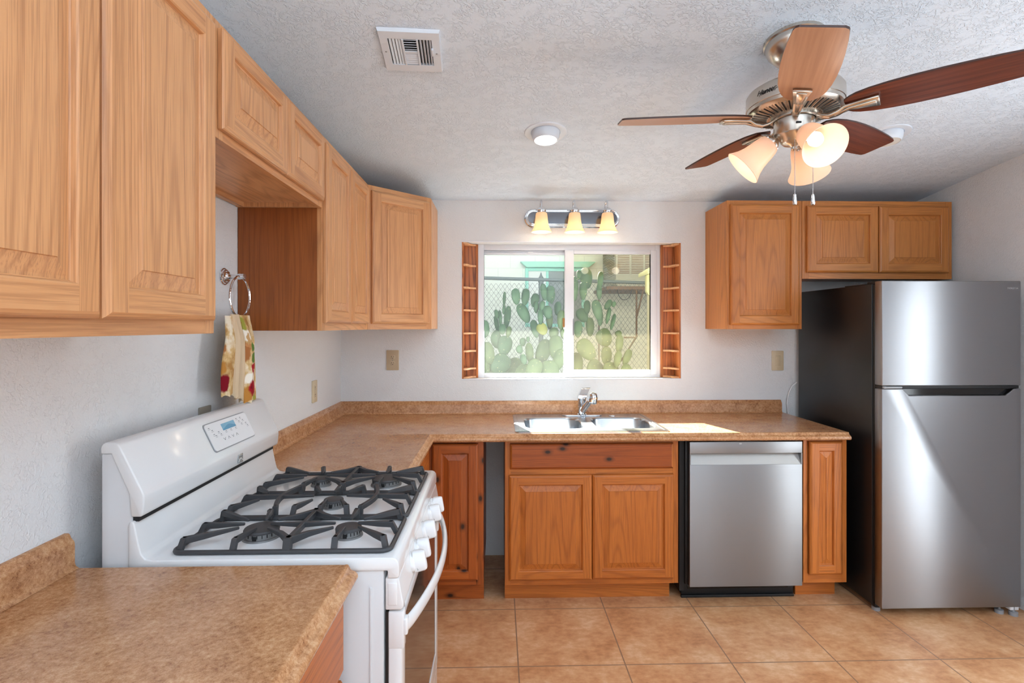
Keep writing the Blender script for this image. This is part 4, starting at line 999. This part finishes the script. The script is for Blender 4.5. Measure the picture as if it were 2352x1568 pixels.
b.lathe([(0.074, 0.0), (0.074, -0.014), (0.066, -0.016)], M_NICKEL, (fcx, fcy, 2.182), n=48)
b.lathe([(0.060, 0.0), (0.0635, -0.003), (0.0640, -0.050), (0.0600, -0.056), (0.050, -0.062), (0.042, -0.074), (0.034, -0.082), (0.018, -0.086), (0.010, -0.092), (0.010, -0.100), (0.004, -0.104), (0, -0.104)], M_NICKEL, (fcx, fcy, 2.168), n=48)
b.box(fcx - 0.028, fcx - 0.012, fcy - 0.0645, fcy - 0.060, 2.135, 2.141, M_BLACKM)
b.build('switch_housing', t, smooth=40)
# blades
OUT = [(0.150, 0.030), (0.165, 0.044), (0.185, 0.055), (0.220, 0.065), (0.270, 0.072), (0.330, 0.0755), (0.400, 0.0755), (0.460, 0.073), (0.520, 0.0685), (0.575, 0.062)]
LOW = [(0.585, 0.060), (0.597, -0.046), (0.594, -0.054)]
for k in range(5):
    ang = R(174 - 72 * k)
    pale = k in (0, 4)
    b = MB(); up = [(r_, w_) for r_, w_ in OUT]; lo = [(r_, -w_) for r_, w_ in OUT]
    poly = lo + [(0.588, -0.058), (0.594, -0.050), (0.590, 0.050), (0.583, 0.059)] + up[::-1]
    tm = bmesh.new(); Mb = Matrix.Translation((fcx, fcy, zb)) @ Matrix.Rotation(ang, 4, 'Z') @ Matrix.Rotation(R(-12), 4, 'X')
    b.face([(p[0], p[1], -0.003) for p in poly], M_TAN_BLADE if pale else M_WALNUT)
    b.face([(p[0], p[1], 0.003) for p in poly], M_WALNUT if pale else M_TAN_BLADE)
    for q in range(len(poly)):
        p, p2 = poly[q], poly[(q + 1) % len(poly)]
        b.face([(p[0], p[1], -0.003), (p2[0], p2[1], -0.003), (p2[0], p2[1], 0.003), (p[0], p[1], 0.003)], M_BEDGE)
    tm.free()
    bl = b.build('blade', t, smooth=30, local=True)
    bl.matrix_parent_inverse = wmat(t).inverted(); bl.matrix_basis = Mb
    b = MB()
    arm = [(0.066, 0, -0.006), (0.085, 0, -0.016), (0.105, 0, -0.022), (0.130, 0, -0.016), (0.150, 0, -0.0045), (0.200, 0, -0.0035), (0.243, 0, -0.0035)]
    b.rail(arm, [0.030, 0.024, 0.022, 0.026, 0.032, 0.044, 0.054], [0.008, 0.010, 0.010, 0.011, 0.011, 0.010, 0.011], M_NICKEL, 0.002)
    b.rail([(0.12, 0, -0.026), (0.160, 0, -0.0145), (0.235, 0, -0.0135)], [0.010, 0.016, 0.030], 0.005, M_NICKEL, 0.0015)
    ir = b.build('blade_iron', t, smooth=50, local=True); ir.matrix_parent_inverse = wmat(t).inverted(); ir.matrix_basis = Mb
# light kit
for (mx, my, mz) in ((0.867, 1.838, 2.020), (1.018, 1.612, 2.022), (1.132, 1.884, 2.014)):
    d = Vector((mx - fcx, my - fcy, 0)).normalized(); mouth = Vector((mx, my, mz))
    neck = Vector((fcx, fcy, 0)) + d * 0.073 + Vector((0, 0, 2.098)); ax = (mouth - neck).normalized(); L = (mouth - neck).length
    b = MB(); hub = Vector((fcx, fcy, 2.112)) + d * 0.045
    b.tube([hub, hub + d * 0.014 + Vector((0, 0, 0.002)), neck - ax * 0.030, neck - ax * 0.02], [0.009, 0.009, 0.011, 0.016], M_NICKEL, 14)
    rot = ax.to_track_quat('Z', 'Y').to_matrix()
    b.lathe([(0, -0.024), (0.014, -0.022), (0.022, -0.014), (0.0275, -0.008), (0.0285, 0.004), (0.0265, 0.006)], M_NICKEL, neck, rot, 28)
    for q in range(3):
        a = R(120 * q + 40); sp = neck + rot @ Vector((0.029 * math.cos(a), 0.029 * math.sin(a), 0.0)); b.lathe([(0.0035, -0.003), (0.0045, 0.0), (0.0035, 0.003), (0, 0.004)], M_CHROME, sp, rot, 10)
    b.build('lamp_arm', t, smooth=50)
    s = L / 0.128
    pr = [(0.026, 0.0), (0.034, 0.003), (0.0385, 0.014), (0.042, 0.034), (0.0445, 0.056), (0.0485, 0.080), (0.0555, 0.102), (0.0645, 0.120), (0.069, 0.127), (0.0705, 0.130)]
    pr = [(r_, z * s) for r_, z in pr]
    b = MB(); b.lathe(pr + [(0.069, 0.1315 * s)] + [(r_ - 0.0028, z) for r_, z in pr[::-1]], M_SHADE, neck, rot, 48); sh = b.build('lamp_shade', t, smooth=60)
    b = MB(); b.lathe([(0, 0.028), (0.012, 0.03), (0.019, 0.042), (0.0235, 0.060), (0.020, 0.076), (0.011, 0.085), (0, 0.087)], M_BULB, neck, rot, 22); b.build('bulb', t)
    lamp('fan_lamp', 'POINT', neck + ax * (L * 1.18), 0.3, (1, 0.92, 0.83), shadow_soft_size=0.035)
for x, y, zz in ((0.998, 1.742, 1.905), (1.060, 1.742, 1.905)):
    b = MB(); n_ = 52
    b.tube([(x + (fcx - x) * 0.25, y + (fcy - y) * 0.3, 2.115), (x, y, 2.075), (x, y, zz)], 0.0009, M_CHROME, 6)
    for k in range(n_): b.lathe([(0, 0.0017), (0.0012, 0.0012), (0.0017, 0), (0.0012, -0.0012), (0, -0.0017)], M_CHROME, (x, y, 2.075 - (2.075 - zz) * k / n_), n=6)
    ch = b.build('pull_chain', t, weld=False)
    b = MB(); b.lathe([(0, 0.0), (0.0045, -0.002), (0.0055, -0.010), (0.0068, -0.026), (0.0064, -0.034), (0.0045, -0.037), (0, -0.0375)], M_CHROME, (x, y, zz), n=14); b.build('pendant', ch)
# maker's script on the housing
la = R(208); lp_ = Vector((fcx + 0.1534 * math.cos(la), fcy + 0.1534 * math.sin(la), 2.236))
text('Hunter', 'lettering', mh, 0.023, frame(lp_, (-math.sin(la), math.cos(la), 0), (0, 0, 1)), M_BLACKM, 0.0006, 0.45)

# ------------------------------------------------------------------ outdoors
GROUND = mat('dry_ground', srgb(176, 156, 128), 0.9); n = N(GROUND); n.color(n.ramp(n.noise(n.coord(), 6, 5), [(0.35, srgb(88, 74, 58)), (0.65, srgb(120, 104, 84))]))
b = MB(); b.box(-12, 16, WOUT, 16, -0.1, 0.0, GROUND); o = b.build('ground'); struct(o)
b = MB(); b.box(-6, 8, WOUT, 5.24, 2.42, 2.54, mat('painted_eave', srgb(216, 212, 200), 0.7)); struct(b.build('roof_overhang'))
HW = mat('pale_block_wall', rough=0.85); n = N(HW); c = n.coord()
br = n.n('ShaderNodeTexBrick'); br.inputs['Scale'].default_value = 1; br.inputs['Brick Width'].default_value = 0.4; br.inputs['Row Height'].default_value = 0.2; br.inputs['Mortar Size'].default_value = 0.006
br.inputs['Color1'].default_value = srgb(232, 236, 230); br.inputs['Color2'].default_value = srgb(228, 234, 228); br.inputs['Mortar'].default_value = srgb(214, 220, 214)
sw = n.n('ShaderNodeSeparateXYZ'); n.l(c, sw.inputs[0]); cb = n.n('ShaderNodeCombineXYZ'); n.l(sw.outputs[0], cb.inputs[0]); n.l(sw.outputs[2], cb.inputs[1]); n.l(cb.outputs[0], br.inputs['Vector']); n.color(br.outputs[0])
TEAL = mat('teal_paint', srgb(140, 196, 178), 0.6); TEALF = mat('teal_window_frame', srgb(140, 204, 190), 0.6)
hs = thing('neighbour_house', 'pale block house with a teal-trimmed window beyond the fence', 'house', (1.0, 8.6, 0))
b = MB(); b.box(-8, 10, 8.5, 8.8, 0, 3.3, HW); b.build('wall', hs)
b = MB(); b.box(-8.4, 10.4, 7.9, 12, 3.3, 3.5, mat('roof_board', srgb(200, 196, 186), 0.8)); b.build('roof', hs)
b = MB(); ring(b, 0.44, 1.40, 1.45, 2.40, 0.05, 0.05, 0.05, 0.05, 8.46, 8.52, TEALF, 0.004); b.box(0.775, 0.815, 8.46, 8.52, 1.5, 2.35, TEALF); wf = b.build('window_frame', hs)
b = MB(); b.box(0.49, 0.775, 8.48, 8.50, 1.5, 2.35, mat('white_blind', srgb(236, 240, 240), 0.7)); b.build('blind_pane', wf)
b = MB(); b.box(0.815, 1.35, 8.48, 8.50, 1.5, 2.35, mat('grey_insect_screen', srgb(128, 136, 136), 0.8)); b.build('screen_pane', wf)
b = MB(); b.prism([(0.355, 2.49), (0.455, 2.40), (1.45, 2.40), (1.56, 2.49)], 'y', 8.34, 8.50, TEAL, 0.004); b.build('window_awning', hs)

cl = thing('evaporative_cooler', 'grey metal evaporative cooler on a stand against the neighbouring house', 'cooler', (2.1, 7.95, 0))
CM = mat('beige_grey_sheet_metal', srgb(150, 150, 138), 0.5); RUST = mat('rusty_brown_steel', srgb(110, 84, 62), 0.7)
b = MB(); b.box(1.69, 2.58, 7.5, 8.45, 2.13, 2.98, CM, 0.01); body = b.build('housing', cl)
b = MB()
for cx in (1.80, 2.00, 2.20, 2.40):
    for k in range(30):
        z = 2.205 + k * 0.0245; b.box(cx - 0.085, cx + 0.085, 7.488, 7.5, z, z + 0.012, CM)
        b.box(cx - 0.085, cx + 0.085, 7.497, 7.4995, z + 0.012, z + 0.0245, RUST)
b.build('louvre_panel', cl, weld=False)
b = MB()
for k in range(30):
    z = 2.205 + k * 0.0245; b.box(1.678, 1.69, 7.58, 8.38, z, z + 0.011, CM)
b.build('side_louvre_panel', cl, weld=False)
b = MB(); b.prism([(1.66, 2.13), (2.61, 2.13), (2.57, 2.03), (1.70, 2.03)], 'y', 7.46, 8.46, CM, 0.01); b.build('drip_pan', cl)
b = MB(); b.box(1.55, 2.62, 7.45, 8.48, 1.985, 2.03, RUST)
for p0, p1 in (((1.98, 7.47, 1.985), (1.98, 7.47, 1.30)), ((2.08, 7.47, 1.985), (1.985, 7.47, 1.60)), ((1.80, 7.47, 1.30), (1.99, 7.47, 1.30)), ((2.5, 7.5, 1.985), (2.5, 7.5, 0.0)), ((1.62, 8.4, 1.985), (1.62, 8.4, 0.0)), ((2.5, 8.4, 1.985), (2.5, 8.4, 0)), ((1.99, 7.48, 1.32), (1.99, 8.45, 0.9))):
    b.tube([p0, p1], 0.014, RUST, 6)
b.build('stand', cl, weld=False)
b = MB(); b.tube([(1.70 + 0.10 + 0.10 * math.cos(R(a)), 7.44, 1.985 - 0.15 * abs(math.sin(R(a)))) for a in range(0, 181, 12)], 0.005, M_BLACKM, 6); b.build('cable', cl)

fn_ = thing('chain_link_fence', 'chain link fence with steel top rail behind the prickly pears', 'fence', (0.8, 6.5, 0))
GALV = mat('weathered_galvanised', srgb(96, 106, 108), 0.5, 0.6)
def railz(x): return 2.056 - 0.027 * (x + 0.18)
b = MB(); b.tube([(-3, 6.5, railz(-3)), (5, 6.5, railz(5))], 0.021, GALV, 10); b.build('top_rail', fn_)
for x in (-2.4, 0.534, 3.5):
    b = MB(); b.lathe([(0.03, 0), (0.03, railz(x) - 0.03), (0.036, railz(x) - 0.03), (0.036, railz(x) + 0.02), (0.016, railz(x) + 0.05), (0.006, railz(x) + 0.085), (0, railz(x) + 0.10)], GALV, (x, 6.525, 0), n=14); b.build('post', fn_)
b = MB(); sp = 0.0565; nz = 32
for i in range(int(4.2 / sp)):
    x0 = -1.1 + i * sp
    pts = []
    for k in range(nz + 1):
        z = 1.99 - k * sp / 2 * 1.35; pts.append((x0 + (sp / 2 if k % 2 else 0) + 0.003 * math.sin(i * 1.7 + k * 0.4), 6.497 + (0.002 if (k % 2) else -0.002), z + 0.012 * math.sin(x0 * 1.3)))
    b.tube(pts, 0.0019, M_WIRE, 4, cap=False)
    pts2 = [(p[0] + (0 if k % 2 else sp), p[1], p[2]) for k, p in enumerate(pts)]
    b.tube([(x0 + (sp / 2 if k % 2 else sp) + 0.003 * math.sin(i * 1.7 + k * 0.4), p[1], p[2]) for k, p in enumerate(pts)], 0.0019, M_WIRE, 4, cap=False)
b.build('wire_mesh', fn_, smooth=0, weld=False)

YP = mat('pale_yellow_paint', srgb(214, 214, 164), 0.6)
t = thing('garden_post', 'pale yellow painted post with a sloping board at the right edge of the window', 'post', (1.68, 5.6, 0))
b = MB(); b.box(1.615, 1.70, 5.56, 5.66, 0, 1.86, mat('cream_paint', srgb(232, 226, 196), 0.6)); b.build('shaft', t)
b = MB(); b.prism([(1.575, 1.83), (1.60, 1.79), (1.74, 1.79), (1.74, 2.10), (1.575, 2.0)], 'y', 5.54, 5.60, YP, 0.004); b.build('bracket', t)
b = MB(); b.prism([(1.545, 1.995), (1.545, 2.035), (1.80, 2.19), (1.80, 2.15)], 'y', 5.40, 5.75, YP, 0.003); b.build('sloping_board', t)

# prickly pears
def cactus_mat(name, a, c_):
    m = mat(name, rough=0.55, spec=0.3); n = N(m); c = n.coord()
    col = n.ramp(n.noise(c, 10, 4), [(0.35, a), (0.65, c_)])
    v = n.n('ShaderNodeTexVoronoi'); v.inputs['Scale'].default_value = 26; n.l(c, v.inputs['Vector'])
    n.color(n.mix(n.ramp(v.outputs['Distance'], [(0.08, (1, 1, 1)), (0.14, (0, 0, 0))]), col, srgb(190, 186, 140))); return m
CG = [cactus_mat('prickly_pear_green', srgb(50, 80, 58), srgb(74, 104, 76)), cactus_mat('prickly_pear_olive', srgb(66, 86, 54), srgb(90, 108, 70)), cactus_mat('prickly_pear_yellow', srgb(112, 118, 54), srgb(134, 136, 70))]
F_, A_Y = 1207.0, 0.0265
def pix(u, v, y):
    xc = (u - 1176) / F_; c_, s_ = math.cos(A_Y), math.sin(A_Y); rx, ry_, rz = xc * c_ + s_, -xc * s_ + c_, -(v - 749) / F_; k = y / ry_
    return Vector((rx * k, y, 1.46 + rz * k))
def clump(label, pads, ox, y0, loc):
    t = thing('prickly_pear', label, 'cactus', loc, 0, 'prickly pears outside the window')
    base = []
    for i, p in enumerate(pads):
        cx, cy, w, h, a = p[:5]; mi = p[5] if len(p) > 5 else (0 if cy < 900 or random.random() < 0.5 else 1)
        y = y0 + random.uniform(-0.16, 0.16) + (p[6] if len(p) > 6 else 0)
        C_ = pix(ox + cx / 5.058, 560 + cy / 5.058, y); sc = y / F_ / 5.058
        b = MB(); hw, hh = w * sc / 2, h * sc / 2; th = max(0.022, min(0.03, hw * 0.4)); yaw = random.uniform(-0.45, 0.45)
        def f(u, v):
            la = -PI / 2 + PI * v; lo_ = 2 * PI * u; z = math.sin(la); r_ = max(1e-4, math.cos(la)) ** 0.85
            k = 0.86 + 0.14 * z
            return Vector((hw * r_ * math.cos(lo_) * k, th * r_ * math.sin(lo_), hh * z))
        b.grid(f, 20, 13, CG[mi], wrap=True)
        b.build('pad', t, loc=C_ - Vector(loc), rot=(random.uniform(-0.12, 0.12), R(a), yaw), smooth=80, local=True)
    # hidden trunk down to the ground
    b = MB(); b.tube([(loc[0], y0, 0.0), (loc[0] + 0.02, y0, 0.5), (loc[0], y0, 0.95)], [0.11, 0.10, 0.07], CG[1], 10); b.build('stem', t)
LP = [(60, 985, 150, 210, -8), (205, 815, 60, 110, -12), (295, 640, 42, 175, 3), (290, 760, 44, 120, 6), (330, 850, 96, 265, 6), (246, 865, 50, 195, -4), (205, 930, 62, 200, -8), (270, 990, 104, 125, 0),
      (345, 1020, 78, 130, 10), (200, 1110, 250, 130, 80), (110, 1270, 170, 270, -15, 1), (300, 1180, 200, 230, 10, 0), (60, 1400, 220, 300, 0, 1), (250, 1400, 260, 260, 40, 0), (400, 1430, 240, 240, 70, 1), (130, 1540, 300, 300, 20, 1), (380, 1560, 300, 260, -20, 1)]
CP = [(430, 610, 122, 195, -8, 0), (540, 615, 118, 200, 8, 0), (520, 805, 150, 245, -28, 0), (650, 655, 118, 165, 10, 0, 0.12), (755, 560, 90, 205, -6), (825, 580, 128, 195, 5), (855, 620, 62, 160, 10), (665, 735, 72, 145, 0), (735, 715, 78, 115, 8),
      (650, 985, 112, 215, -15, 0), (715, 850, 82, 175, 0), (800, 795, 132, 160, -15), (820, 880, 100, 225, 0, 1), (735, 990, 145, 145, -30, 2), (915, 750, 98, 165, 5), (955, 880, 112, 225, 3, 1), (870, 1040, 132, 140, 0, 1), (980, 1030, 84, 150, 0, 1),
      (745, 1260, 205, 320, 20, 1), (590, 1270, 112, 250, -5, 1), (510, 1140, 92, 100, 0, 0), (570, 1110, 50, 70, 0, 0), (470, 1225, 120, 80, 80, 0), (520, 1340, 92, 130, -20, 0), (890, 1200, 200, 280, 0, 1), (930, 1350, 170, 270, 20, 1),
      (640, 1450, 240, 240, 30, 1), (820, 1480, 260, 260, 0, 1), (520, 1500, 240, 220, 60, 1)]
RP = [(235, 400, 168, 250, -6, 0), (200, 545, 108, 215, 0), (150, 360, 62, 115, 0), (105, 520, 90, 290, 0), (400, 420, 82, 205, 5), (385, 555, 82, 190, -5), (245, 735, 92, 165, 0), (365, 770, 142, 250, -15), (190, 830, 152, 175, -30), (395, 855, 97, 200, -5),
      (490, 705, 90, 135, 35), (555, 700, 55, 72, 20), (490, 835, 60, 195, 12), (545, 905, 56, 200, 18), (280, 965, 130, 225, 0), (140, 990, 120, 200, 0), (445, 1090, 235, 220, -35), (610, 1045, 92, 82, -20), (620, 1165, 112, 230, 5), (240, 1230, 235, 290, -40, 1),
      (470, 1300, 172, 220, 0, 1), (710, 1315, 122, 200, 25, 1), (600, 1340, 102, 200, 10, 1), (120, 1400, 200, 280, 0, 1), (330, 1450, 260, 220, 40, 1), (520, 1480, 220, 220, 0, 1), (700, 1480, 200, 160, 50, 1)]
clump('prickly pear cactus seen at the left of the window, tallest pad narrow and scarred', LP, 1100, 5.45, (0.02, 5.45, 0))
clump('prickly pear cactus in the middle of the window with a heart-shaped pair of pads', CP, 1100, 5.15, (0.62, 5.15, 0))
clump('tall prickly pear cactus seen through the sliding right pane of the window', RP, 1300, 5.25, (1.00, 5.25, 0))
